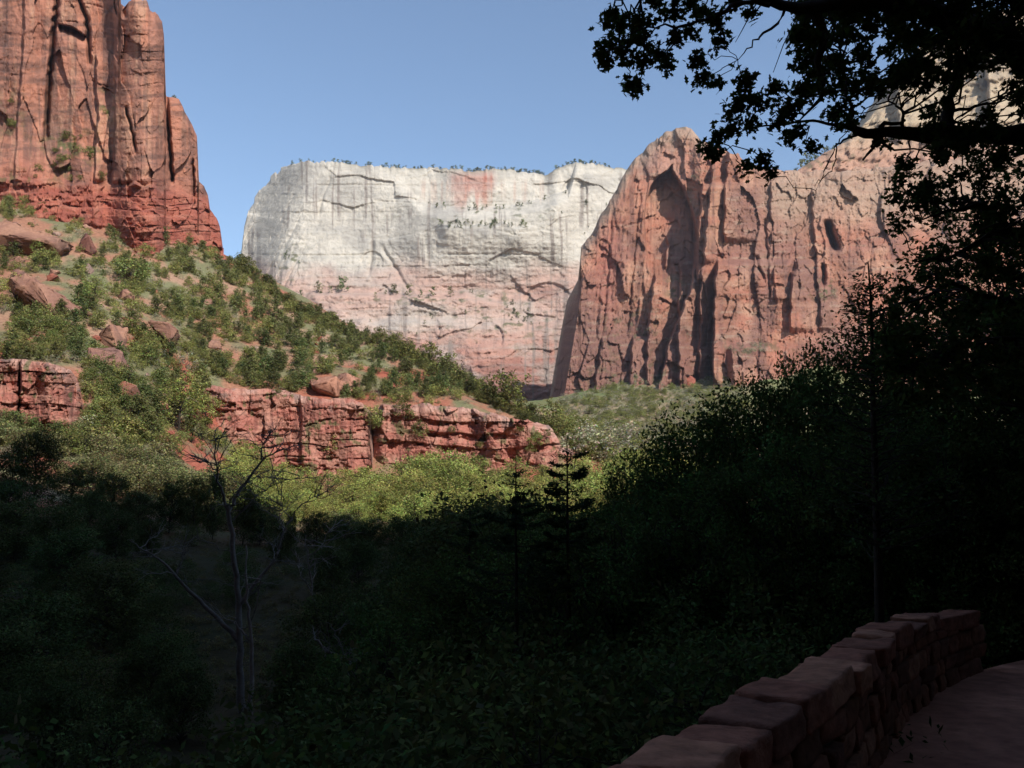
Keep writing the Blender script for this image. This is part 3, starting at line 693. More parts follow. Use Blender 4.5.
def tree_arrays(seed, H=1.0, W=.7, base=.15, ncl=26, nleaf=40, lsize=.05, rcl=.13, tmpl=QUAD, col=(.08, .12, .035), shape='round', trunk_r=.025, sides=6, cvar=.3, lobes=True, zsq=.75):
    """unit-ish tree: returns branch Tubes and leaf arrays; H height, W crown width"""
    r = np.random.RandomState(seed); tb = Tubes()
    lean = r.normal(size=2) * .04 * H
    tp = np.array([(0, 0, -.05 * H), (lean[0] * .3, lean[1] * .3, .3 * H), (lean[0], lean[1], .6 * H), (lean[0] * 1.2, lean[1] * 1.2, .93 * H)])
    tt = np.linspace(0, 1, 10); TP = np.stack([np.interp(tt, np.linspace(0, 1, 4), tp[:, i]) for i in range(3)], -1)
    TP[1:-1, :2] += r.normal(size=(8, 2)) * .008 * H
    tb.add(TP, np.linspace(trunk_r * H, trunk_r * H * .18, 10), sides)
    Ps = []; 
    cs = []
    for i in range(ncl):
        f = (i + .5) / ncl
        z = base + (1 - base) * (f ** .85)
        if shape == 'cone': rad = W / 2 * (1.02 - (z - base) / (1 - base)) ** .8
        elif shape == 'column': rad = W / 2 * (1 - max(0, (z - .8) / .25)) * (.75 + .25 * min(1, (z - base) / .2))
        else: rad = W / 2 * math.sqrt(max(.05, 1 - ((z - (base + (1 - base) * .45)) / ((1 - base) * .6)) ** 2))
        a = i * 2.399 + r.normal() * .5
        q = rad * (.35 + .65 * math.sqrt(r.rand())) * (.8 + .45 * r.rand())
        cs.append((q * math.cos(a), q * math.sin(a), z * H * (1 - rcl * .3)))
    cs = np.array(cs); cs[:, :2] *= 1.0
    allc = []
    for c in cs:
        zt = max(base * .7, c[2] / H - .12 - .25 * np.hypot(c[0], c[1]) / max(W, .1)) * H
        k = np.interp(zt, TP[:, 2], np.arange(10)); p0 = np.array([np.interp(k, np.arange(10), TP[:, j]) for j in range(3)])
        b = wiggle(p0, c, 6, .05, r)
        tb.add(b, np.linspace(trunk_r * H * .34, trunk_r * H * .06, 6), 4)
        rc = rcl * (.6 + .8 * r.rand())
        n = int(nleaf * (rc / rcl) ** 1.5)
        sub = 3
        sc = c + r.normal(size=(sub, 3)) * rc * .55 * np.array([1, 1, zsq])
        for s_ in sc: tb.add(np.array([c * .6 + p0 * .4, c, s_]), [trunk_r * H * .08, trunk_r * H * .05, trunk_r * H * .03], 3)
        g = r.normal(size=(n, 3)); g /= np.linalg.norm(g, axis=1)[:, None]; g *= (r.rand(n, 1) ** .45) * rc * .8
        g[:, 2] *= zsq
        Ps.append(sc[r.randint(sub, size=n)] + g)
        allc.append(np.repeat(1 + .3 * (r.rand() * 2 - 1), n))
    P = np.vstack(Ps); k = np.concatenate(allc)
    V, Fc, C = leaves(P, lsize, tmpl, r, col=col, cvar=cvar)
    C = np.clip(C * np.repeat(k, len(tmpl))[:, None], .004, .6)
    return tb, (V, Fc, C)

class Kind:
    """a plant kind with a few meshes shared by all its copies; built at height 1, scaled per copy"""
    def __init__(s, name, n, trunk_mat, leaf_mat_, **kw):
        s.name = name; s.tr = []; s.cr = []; s.arr = []; s.tm = trunk_mat; s.lm = leaf_mat_
        for i in range(n):
            tb, lv = tree_arrays(kw.pop('seed', 5) + i * 13 if 'seed' in kw else 100 + i * 13 + (sum(map(ord, name)) % 1000), **kw)
            s.tr.append(tb.mesh('trunk')); s.cr.append(mk_mesh('crown', *lv)); s.arr.append(lv)
            s.tr[-1].materials.append(trunk_mat); s.cr[-1].materials.append(leaf_mat_)
        s.i = 0
    def put(s, loc, h, w=1.0, label='', cat='tree', group=None, parts=True, rz=None):
        k = s.i % len(s.cr); s.i += 1
        rz = rnd.random() * 6.28 if rz is None else rz
        if parts:
            o = empty(s.name, loc, rz, label=label, cat=cat, group=group)
            o.scale = (h * w, h * w, h)
            a = bpy.data.objects.new('trunk', s.tr[k]); COL.objects.link(a); a.parent = o
            b = bpy.data.objects.new('crown', s.cr[k]); COL.objects.link(b); b.parent = o
        else:
            o = bpy.data.objects.new(s.name, s.cr[k]); COL.objects.link(o); props(o, label, cat, group)
            o.location = loc; o.rotation_euler = (0, 0, rz); o.scale = (h * w, h * w, h)
        return o

def merged(name, kinds, locs, hs, ws, mat, **k):
    Vs = []; Fs = []; Cs = []; n = 0
    for i, (p, h, w) in enumerate(zip(locs, hs, ws)):
        kd = kinds[i % len(kinds)]; V, Fc, C = kd.arr[(i // len(kinds)) % len(kd.arr)]
        a = rnd.random() * 6.28; ca, sa = math.cos(a), math.sin(a)
        X = (V[:, 0] * ca - V[:, 1] * sa) * h * w + p[0]; Y = (V[:, 0] * sa + V[:, 1] * ca) * h * w + p[1]; Z = V[:, 2] * h + p[2]
        Vs.append(np.stack([X, Y, Z], -1)); Fs.append(Fc + n); n += len(V); Cs.append(C * (.8 + .4 * rnd.random()))
    return ob(name, mk_mesh(name, np.vstack(Vs), np.vstack(Fs), np.vstack(Cs)), mat, kind='stuff', **k)

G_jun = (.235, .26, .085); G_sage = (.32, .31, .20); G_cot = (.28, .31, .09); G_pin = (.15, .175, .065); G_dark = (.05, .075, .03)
K_jun = Kind('juniper_shrub', 5, M_bark, M_leaf, H=1, W=.95, base=.08, ncl=26, nleaf=44, lsize=.085, rcl=.19, col=G_jun)
K_pin = Kind('pinyon_pine', 4, M_bark, M_leaf, H=1, W=.62, base=.08, ncl=28, nleaf=44, lsize=.07, rcl=.14, col=G_pin, shape='cone')
K_sage = Kind('sage_bush', 4, M_bark, M_leaf, H=1, W=1.6, base=.05, ncl=14, nleaf=26, lsize=.12, rcl=.26, col=G_sage)
K_bushy = Kind('bushy_tree', 4, M_bark, M_leaf, H=1, W=.95, base=.08, ncl=36, nleaf=60, lsize=.06, rcl=.17, col=(.18, .19, .08))
K_cot = Kind('cottonwood_tree', 5, M_bark, M_leaf, H=1, W=.72, base=.15, ncl=40, nleaf=60, lsize=.042, rcl=.13, col=G_cot)
K_far = Kind('pine_tree', 3, M_bark, M_leaf, H=1, W=.5, base=.1, ncl=12, nleaf=14, lsize=.13, rcl=.14, col=G_pin, shape='cone')

# ---- hillside shrubs and trees, individually
def poly_sample(poly, n, r, dens=None):
    poly = np.array(poly, float); lo = poly.min(0); hi = poly.max(0); out = []
    while len(out) < n:
        p = lo + (hi - lo) * r.rand(2)
        inside = False; j = len(poly) - 1
        for i in range(len(poly)):
            if (poly[i, 1] > p[1]) != (poly[j, 1] > p[1]) and p[0] < (poly[j, 0] - poly[i, 0]) * (p[1] - poly[i, 1]) / (poly[j, 1] - poly[i, 1]) + poly[i, 0]: inside = not inside
            j = i
        if inside and (dens is None or r.rand() < dens(*p)): out.append(p)
    return np.array(out)
slope = [(0, 205), (60, 205), (120, 225), (200, 246), (240, 268), (300, 312), (380, 345), (440, 368), (500, 395), (550, 424), (470, 410), (370, 402), (300, 394), (210, 386), (200, 420), (240, 462), (0, 455), (0, 440), (84, 432), (84, 366), (0, 360)]
r1 = np.random.RandomState(3)
def dens1(x, y):
    d = .45 + .55 * float(ss(-.15, .2, fbm(np.array(x / 34.), np.array(y / 24.), 3, 301)))
    for bx, by, br in ((34, 240, 36), (50, 292, 32), (108, 345, 24), (160, 332, 20), (336, 386, 22), (92, 244, 14)):
        if (x - bx) ** 2 + ((y - by) * 1.7) ** 2 < br * br: d *= .06
    return d
pp = poly_sample(slope, 1500, r1, dens1)
Q, ok = hit(pp[:, 0], pp[:, 1], 140, 520)
Q = Q[ok]; pp = pp[ok]
order = np.argsort(Q[:, 1])
extra = {'j': [], 'p': [], 's': []}
seen = {'j': 0, 'p': 0, 's': 0}
for n_, i in enumerate(order):
    x, y, z = Q[i]; px_, py_ = pp[i]
    u = r1.rand()
    loc = (x, y, z - .15)
    if px_ > 200 and py_ < 400: kind = 'p' if u < .5 else ('j' if u < .85 else 's')
    else: kind = 'j' if u < .5 else ('s' if u < .85 else 'p')
    sz = r1.lognormal(0, .28)
    if kind == 'j':
        if seen['j'] < 200: K_jun.put(loc, 3.5 * sz, 1.0, 'round green juniper shrub scattered over the sunlit rocky hillside', 'shrub', 'junipers on the sunlit hillside', parts=seen['j'] < 60)
        else: extra['j'].append((loc, 3.5 * sz))
        seen['j'] += 1
    elif kind == 'p':
        if seen['p'] < 280: K_pin.put(loc, 5.3 * sz, 1.05, 'dark green pointed pinyon pine growing on the sunlit rocky hillside', 'tree', 'pinyon pines on the sunlit hillside', parts=seen['p'] < 60)
        else: extra['p'].append((loc, 5.3 * sz))
        seen['p'] += 1
    else:
        if seen['s'] < 280: K_sage.put(loc, 1.7 * sz, 1.0, 'low grey green sage bush on the sunlit rocky hillside', 'bush', 'sage bushes on the sunlit hillside', parts=False)
        else: extra['s'].append((loc, 1.7 * sz))
        seen['s'] += 1
for k_, kd in (('j', K_jun), ('p', K_pin), ('s', K_sage)):
    if extra[k_]: merged('shrubbery', [kd], [e[0] for e in extra[k_]], [e[1] for e in extra[k_]], [1.0] * len(extra[k_]), M_leaf)
# low ground cover between them
cx_ = r1.uniform(236, 556, 260); cy_ = interp(cx_, [(236, 262), (243, 264), (300, 306), (400, 347), (480, 392), (556, 428)]) + 2 + 9 * r1.rand(260)
Qc, okc = hit(cx_, cy_, 200, 520); Qc = Qc[okc]
merged('shrubbery', [K_pin, K_jun], Qc - [0, 0, .15], 4.2 * r1.lognormal(0, .35, len(Qc)), np.full(len(Qc), 1.05), M_leaf)
pp2 = poly_sample(slope, 1500, r1, lambda x, y: float(.3 + .7 * ss(-.2, .2, fbm(np.array(x / 22.), np.array(y / 16.), 3, 302))))
Q2, ok2 = hit(pp2[:, 0], pp2[:, 1], 140, 520)
Q2 = Q2[ok2]
merged('undergrowth', [K_sage, K_sage, K_jun], Q2 - [0, 0, .1], .9 * r1.lognormal(0, .35, len(Q2)), np.full(len(Q2), 1.1), M_leaf)
# far talus right of the valley
talus = [(556, 404), (600, 378), (625, 366), (650, 380), (700, 382), (745, 366), (745, 470), (590, 470), (560, 430)]
pp3 = poly_sample(talus, 2600, r1)
Q3, ok3 = hit(pp3[:, 0], pp3[:, 1], 300, 1300)
Q3 = Q3[ok3]
merged('scrub_vegetation', [K_sage, K_jun, K_jun], Q3 - [0, 0, .1], 2.8 * r1.lognormal(0, .4, len(Q3)), np.full(len(Q3), 1.2), M_leaf)

# ---- trees on the low ledges and cliff benches (individually placed)
def bench(plist, Yf, kind, hpx, label, cat, group, name_parts=False):
    for (px_, py_) in plist:
        Y = Yf(np.array([[px_]], float), np.array([[py_]], float), np.array([[20.]]))[0, 0] - 1
        p = at(px_, py_, Y)
        if vn(px_ / 9 + .5, py_ / 9, 911) < -.25: continue
        h = hpx * min(1.7, rnd.lognormvariate(-.1, .4)) / F * Y
        kind.put(tuple(p - [0, 0, h * .05]), h, 1.1, label, cat, group, parts=False)
rr = random.Random(5)
pts = [(x + rr.uniform(-3, 3), float(interp(x, [(290, 296), (330, 291), (400, 296), (470, 293)])) + rr.uniform(-1, 3)) for x in list(range(300, 350, 7)) + [372, 377, 384, 392, 395, 397, 410, 418, 430, 433, 446, 449, 470, 471]]
bench(pts, wY, K_far, 10, 'tiny dark pine on the ledge half way down the pale mesa wall', 'pine tree', 'pines on the lower ledge of the mesa')
pts = [(x + rr.uniform(-2, 2), float(interp(x, [(408, 188), (418, 200), (432, 207), (470, 209), (510, 207), (545, 200), (568, 191)])) + rr.uniform(-1, 2)) for x in range(412, 566, 3) if rr.random() < .7]
bench(pts, wY, K_far, 4.5, 'tiny tree on the hanging ledge under the red stained alcove', 'pine tree', 'trees on the hanging ledge of the mesa')
pts = [(rr.uniform(440, 528), 226 + rr.uniform(-3, 3)) for _ in range(34)]
bench(pts, wY, K_far, 4.5, 'tiny tree on the second shelf below the hanging ledge of the mesa', 'pine tree', 'trees on the second shelf of the mesa')
for i in range(110):
    px_ = rr.choice([rr.uniform(292, 420), rr.uniform(420, 545), rr.uniform(470, 545), rr.uniform(555, 612)])
    py_ = float(wtop(np.array([px_]))[0]); Y = 1830 + rr.uniform(0, 8)
    p = at(px_, py_ + .8, Y); h = rr.uniform(2.5, 5) / F * Y
    K_far.put(tuple(p), h, 1.5, 'tiny tree on the skyline rim of the pale mesa', 'pine tree', 'trees along the rim of the mesa', parts=False)
pts = [(rr.uniform(560, 625), rr.uniform(180, 262)) for _ in range(16)] + [(rr.uniform(300, 540), rr.uniform(310, 345)) for _ in range(30)] + [(rr.uniform(284, 300), rr.uniform(245, 280)) for _ in range(10)] + [(rr.uniform(505, 535), rr.uniform(300, 325)) for _ in range(16)]
bench(pts, wY, K_far, 4, 'tiny tree clinging to a crevice of the pale mesa wall', 'pine tree', 'trees in the crevices of the mesa')
pts = [(rr.uniform(728, 780), 349 + rr.uniform(-5, 5)) for _ in range(24)] + [(rr.uniform(600, 690), rr.uniform(318, 345)) for _ in range(26)] + [(rr.uniform(690, 700), rr.uniform(172, 205)) for _ in range(14)] + [(rr.uniform(815, 840), rr.uniform(280, 300)) for _ in range(10)]
bench(pts, rY, K_sage, 3, 'small green bush on a ledge of the red butte', 'bush', 'bushes on the ledges of the red butte')
for px_, hpx in ((796, 12), (803, 15), (811, 18), (816, 12), (826, 14), (834, 10), (782, 8)):
    py_ = float(interp(px_, cr_top)); Y = 1440
    p = at(px_, py_ + 7, Y); K_far.put(tuple(p), hpx / F * Y, 1.2, 'distant conifer on the saddle between the red butte and the cream summit', 'pine tree', 'conifers on the saddle', parts=False)
pts = [(rr.uniform(42, 92), rr.uniform(136, 165)) for _ in range(24)] + [(rr.uniform(2, 16), rr.uniform(100, 130)) for _ in range(5)] + [(rr.uniform(100, 112), rr.uniform(100, 122)) for _ in range(7)] + [(rr.uniform(30, 110), rr.uniform(170, 192)) for _ in range(18)]
bench(pts, lY, K_jun, 7, 'green shrub on the bench low in the tall red cliff', 'shrub', 'shrubs on the bench of the red cliff')
K_jun.put(tuple(at(174, 100, 452)), 2.6, 1, 'lone shrub on top of the small rock tower beside the tall red cliff', 'shrub', parts=False)
pts = [(rr.uniform(370, 384), rr.uniform(410, 440)) for _ in range(5)] + [(333, 452), (420, 438), (232, 404), (246, 440), (262, 456), (285, 425), (304, 448), (318, 410), (352, 440), (402, 418), (412, 452), (436, 456), (452, 432), (468, 418), (480, 448), (520, 432), (536, 446), (548, 436), (560, 452), (300, 462), (350, 462), (250, 398), (276, 398), (497, 455), (505, 448), (530, 452), (410, 470)]
bench(pts, lambda a, b, c: 284 + 0 * a, K_jun, 12, 'green shrub rooted in a crack of the low red outcrop', 'shrub', 'shrubs in the cracks of the low red outcrops')

# ---- named bigger bushes of the slope
for (px_, py_, hpx, w, lab) in ((178, 432, 54, .95, 'tallest bright green bushy tree left of the red outcrop'), (205, 430, 36, .9, 'bushy green tree touching the left end of the red outcrop'),
        (92, 310, 34, .8, 'light green round tree below the widest slab boulder'), (130, 285, 26, 1.1, 'dark spreading juniper uphill of the angular wedge boulder'),
        (147, 366, 22, .9, 'compact dark green shrub right of the stacked boulders'), (16, 308, 36, .8, 'tall green tree at the left edge level with the long pinkish boulder'),
        (40, 262, 24, .9, 'green shrub growing between the widest slab and the long pinkish boulder')):
    q, _ = hit([px_], [py_], 140, 500); y = q[0][1]
    (K_jun if 'dark' in lab else K_cot).put(tuple(q[0]), hpx / F * y, w * 1.1, lab, 'tree')

# ---- sunlit cottonwoods and scrub on the valley floor (tops given in the picture, feet on the ground)
def put_top(kind, px_, py_, Y, w, label, cat, group, parts=True, minh=1.2):
    t = at(px_, py_, Y); z = float(terrain(t[0], t[1])); h = max(minh, t[2] - z)
    return kind.put((t[0], t[1], z - .1), h, w, label, cat, group, parts)
r2 = random.Random(12)
for i in range(230):
    px_ = r2.uniform(225, 690); Y = r2.uniform(128, 262)
    ytop = interp(px_, [(200, 440), (240, 445), (300, 468), (340, 470), (400, 462), (450, 452), (500, 466), (560, 462), (610, 452), (640, 452), (720, 455)]) + (262 - Y) * .34 + r2.uniform(-9, 6)
    t = at(px_, ytop, Y); z = float(terrain(t[0], t[1])); h = t[2] - z
    if h < 2.5: h = r2.uniform(3, 5)
    K_cot.put((t[0], t[1], z - .1), min(h, 14), 1.15, 'yellow green cottonwood in the sunlit grove on the valley floor', 'tree', 'cottonwoods of the sunlit valley grove', parts=True)
for i in range(70):
    px_ = r2.uniform(-10, 240); Y = r2.uniform(150, 205)
    t = at(px_, 450, Y); z = float(terrain(t[0], t[1]))
    K_bushy.put((t[0], t[1], z - .1), r2.uniform(3, 7), 1.1, 'bushy green tree at the foot of the slope near the shade line', 'tree', 'bushy trees at the foot of the slope', parts=True)

for i in range(80):
    px_ = r2.uniform(90, 520); Y = r2.uniform(112, 136)
    t = at(px_, 510, Y); z = float(terrain(t[0], t[1]))
    K_bushy.put((t[0], t[1], z - .3), r2.uniform(1.6, 3.6), 1.2, 'bushy green tree along the edge of the shade on the valley floor', 'tree', 'bushy trees along the shade line', parts=True)
# ------------------------------------------------------------------ shaded valley trees
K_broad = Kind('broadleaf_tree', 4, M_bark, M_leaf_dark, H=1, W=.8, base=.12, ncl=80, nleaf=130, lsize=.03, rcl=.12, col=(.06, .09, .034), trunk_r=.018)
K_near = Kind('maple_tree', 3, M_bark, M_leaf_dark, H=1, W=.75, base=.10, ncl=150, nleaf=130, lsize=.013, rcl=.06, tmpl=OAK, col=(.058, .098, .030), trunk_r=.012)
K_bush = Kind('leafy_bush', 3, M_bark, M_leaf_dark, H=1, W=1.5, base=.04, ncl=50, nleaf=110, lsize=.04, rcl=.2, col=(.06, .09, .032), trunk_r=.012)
r3 = random.Random(21)
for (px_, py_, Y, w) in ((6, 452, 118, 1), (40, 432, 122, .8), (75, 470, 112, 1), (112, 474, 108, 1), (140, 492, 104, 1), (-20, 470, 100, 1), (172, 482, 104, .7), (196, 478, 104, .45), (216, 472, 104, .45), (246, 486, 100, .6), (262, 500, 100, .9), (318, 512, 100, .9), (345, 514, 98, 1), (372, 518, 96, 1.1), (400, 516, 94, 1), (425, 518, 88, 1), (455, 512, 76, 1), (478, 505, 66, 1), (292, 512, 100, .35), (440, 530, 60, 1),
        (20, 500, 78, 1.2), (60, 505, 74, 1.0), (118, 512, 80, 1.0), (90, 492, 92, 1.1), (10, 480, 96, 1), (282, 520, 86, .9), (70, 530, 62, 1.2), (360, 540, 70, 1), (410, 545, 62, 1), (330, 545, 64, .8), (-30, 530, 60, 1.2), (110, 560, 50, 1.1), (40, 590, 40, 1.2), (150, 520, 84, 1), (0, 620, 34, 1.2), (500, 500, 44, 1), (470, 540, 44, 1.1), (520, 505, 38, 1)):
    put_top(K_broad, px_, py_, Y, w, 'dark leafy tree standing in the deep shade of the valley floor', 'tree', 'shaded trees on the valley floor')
for i in range(105):
    px_ = r3.uniform(-40, 520); Y = r3.uniform(28, 95)
    t = at(px_, 600, Y); z = float(terrain(t[0], t[1]))
    if 190 < px_ < 300 and Y < 60: continue
    K_bush.put((t[0], t[1], z - .1), r3.uniform(.6, 2.4), 1, 'dark shrub in the deep shade of the valley floor', 'shrub', 'shaded shrubs on the valley floor')
for (px_, py_, Y) in ((150, 640, 30), (185, 660, 28), (330, 590, 42), (370, 600, 36), (410, 570, 40), (300, 640, 30), (350, 660, 26), (60, 680, 24), (120, 700, 22), (420, 640, 26)):
    put_top(K_broad, px_, py_, Y, .9, 'slender shaded sapling with thin leaves on the dark meadow', 'tree', 'saplings on the dark meadow')

gp = np.stack([r1.uniform(-60, 520, 2600), 520 + 190 * r1.rand(2600) ** 1.2], -1)
Qg, okg = hit(gp[:, 0], gp[:, 1], 18, 140, 260); Qg = Qg[okg & (Qg[:, 1] > 20)]
K_tuft = Kind('grass_tuft', 2, M_bark, M_leaf, H=1, W=1.6, base=.05, ncl=12, nleaf=24, lsize=.14, rcl=.26, col=(.10, .105, .045))
merged('grass', [K_tuft], Qg - [0, 0, .03], .28 * r1.lognormal(0, .4, len(Qg)), np.full(len(Qg), 1.2), M_leaf)
# bank thicket beyond the stone wall
bank = [(540, 508, 30, .9), (578, 506, 28, .9), (500, 515, 30, 1), (612, 508, 26, .9), (640, 474, 24, .75), (662, 448, 23, .7), (690, 430, 22, .7), (716, 420, 21, .75), (735, 392, 20, .7), (760, 388, 19, .65), (785, 372, 18, .6), (812, 356, 17, .55), (845, 348, 17, .55),
        (900, 385, 15, .7), (935, 400, 15, .7), (975, 390, 15, .8), (1020, 380, 14, .8), (1060, 370, 14, .9), (960, 420, 12, .8), (1010, 410, 12.5, .8), (900, 420, 12.5, .8), (850, 420, 13, .8), (800, 430, 14, .8), (740, 460, 15, .9), (680, 480, 16, .9), (620, 505, 18, .9), (560, 520, 20, 1), (500, 540, 22, 1), (450, 570, 22, 1), (400, 610, 20, 1), (1040, 420, 12, .9), (990, 470, 13.5, .9)]
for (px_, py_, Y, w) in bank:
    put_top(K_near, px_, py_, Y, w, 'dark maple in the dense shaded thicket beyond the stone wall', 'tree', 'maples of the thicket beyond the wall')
for i in range(60):
    d = r3.uniform(1.5, 12); t_ = r3.uniform(0, 1)
    k = t_ * (len(WF) - 1); i0 = min(int(k), len(WF) - 2); p = WF[i0] * (1 - (k - i0)) + WF[i0 + 1] * (k - i0)
    dv = WF[i0 + 1] - WF[i0]; nrm = np.array([-dv[1], dv[0]]) / np.linalg.norm(dv)
    q = p + nrm * d
    if q[1] < 1.5: continue
    z = float(terrain(q[0], q[1])); px_, py_ = pix([q[0], q[1], z])
    h = r3.uniform(.9, 1.7)
    top = interp(px_, [(300, 640), (500, 560), (700, 540), (1000, 520)])
    zt = at(px_, top, q[1])[2]
    h = min(h + .25 * d, max(.5, zt - z))
    K_bush.put((q[0], q[1], z - .05), h, .9, 'dark leafy bush on the steep bank below the stone wall', 'bush', 'bushes on the bank below the wall')

# right of the path / behind the camera: more of the wood, mostly unseen trees added to block the sky
for (x, y, h, w) in ((8.5, 12.5, 8, .9), (11, 10, 9, .9), (7.5, 15, 8, .9), (10, 16, 9, .9), (13, 14, 9, 1), (8, 2, 9, .9), (6.5, -3, 9, 1), (-4, -4, 8, 1), (3, -7, 10, 1), (11, -2, 10, 1), (-7, 1, 9, .9), (14, 6, 10, 1)):
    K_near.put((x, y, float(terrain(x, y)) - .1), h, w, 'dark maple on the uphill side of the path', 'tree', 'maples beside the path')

# ---- firs poking above the thicket
def fir(px_, py_, Y, label, seed, spread=.2):
    t = at(px_, py_, Y); z0 = float(terrain(t[0], t[1])); H = t[2] - z0
    r = np.random.RandomState(seed); tb = Tubes(); P = []; A = []
    tb.add(wiggle((0, 0, -.1), (0, 0, H), 12, .001, r), np.linspace(.11, .008, 12), 6)
    z = H - .32
    while z > H * .25:
        dd = H - z; L = min(.10 + .40 * dd ** .8, .95)
        nb = 4 if dd < 1.5 else 3
        if dd > 3.2: break
        a0 = r.rand() * 6.28
        for b in range(nb):
            a = a0 + b * 6.28 / nb + r.normal() * .15; Lb = L * (.45 + .75 * r.rand()); zb = z + r.normal() * .07
            d = np.array([math.cos(a), math.sin(a), 0])
            n = 7; s = np.linspace(0, 1, n)
            q = np.array([0, 0, zb]) + d[None] * (s * Lb)[:, None]; q[:, 2] += -.25 * Lb * s + .45 * Lb * s ** 2
            tb.add(q, np.linspace(.012, .003, n), 4)
            for u in np.arange(.3, 1.01, .1 if Lb > .4 else .2):
                c = np.array([np.interp(u, s, q[:, k]) for k in range(3)])
                m = 5
                g = r.normal(size=(m, 3)) * .035; P.append(c + g); A.append(np.repeat((d + [0, 0, .5])[None], m, 0) + r.normal(size=(m, 3)) * .6)
                if Lb > .35:
                    for sd in (-1, 1):
                        e = c + (np.array([-d[1], d[0], 0]) * sd * .7 + d * .5) * (1 - u * .6) * Lb * .42
                        tb.add(np.array([c, (c + e) / 2, e]), [.005, .004, .002], 3)
                        for v in (.45, .75, 1.):
                            P.append(c + (e - c) * v + r.normal(size=(4, 3)) * .02); A.append(np.repeat(((e - c) / (np.linalg.norm(e - c) + 1e-6))[None], 4, 0) + r.normal(size=(4, 3)) * .5)
        z -= (.24 + .03 * dd) * (.85 + .3 * r.rand())
    P = np.vstack(P); A = np.vstack(A)
    V, Fc, C = leaves(P, .085, BLADE, r, up=0, col=(.03, .055, .025), axis=A)
    o = empty('fir_tree', (t[0], t[1], z0), 0, label=label, cat='fir tree', group='firs rising above the thicket')
    ob('trunk', tb.mesh('trunk'), M_bark, o); ob('crown', mk_mesh('crown', V, Fc, C), M_leaf_dark, o)
fir(516, 456, 17, 'shorter fir top, the one nearer the long red outcrop, above the dark thicket', 1)
fir(567, 436, 17, 'taller fir with a bare leader spike above the dark thicket', 2)
fir(470, 496, 22, 'low fir top half hidden in the dark thicket edge', 3)

# slender young tree with a visible trunk in front of the butte
def slender():
    r = np.random.RandomState(44); Y = 11.0
    line = [(880, 640), (878, 560), (875, 470), (873, 400), (872, 340), (871, 300), (868, 262)]
    P3 = [at(a, b, Y) for a, b in line]; base = P3[0].copy(); zt = float(terrain(base[0], base[1])); P3 = np.array([[base[0], base[1], zt - .1]] + [p for p in P3])
    o = empty('young_tree', (base[0], base[1], zt), 0, label='slender young tree with a straight thin trunk rising in front of the red butte', cat='tree')
    tb = Tubes(); off = np.array([base[0], base[1], zt])
    tb.add(P3 - off, np.linspace(.07, .008, len(P3)), 7)
    Ps = []
    for i in range(150):
        py_ = r.uniform(285, 560); c0 = at(np.interp(py_, [q[1] for q in line[::-1]], [q[0] for q in line[::-1]]), py_, Y)
        L = (.15 + (py_ - 262) / 300 * 1.0) * (.5 + .7 * r.rand()); a = r.rand() * 6.28
        e = c0 + np.array([math.cos(a) * L, math.sin(a) * L, L * .35])
        tb.add(wiggle(c0, e, 5, .05, r) - off, np.linspace(.012, .003, 5), 4)
        n = 26; u = r.uniform(.35, 1.05, n)[:, None]
        Ps.append(c0 * (1 - u) + e * u + r.normal(size=(n, 3)) * .07 - off)
    V, Fc, C = leaves(np.vstack(Ps), .06, OAK, r, col=(.05, .08, .03))
    ob('trunk', tb.mesh('trunk'), M_bark, o); ob('crown', mk_mesh('crown', V, Fc, C), M_leaf_dark, o)
slender()

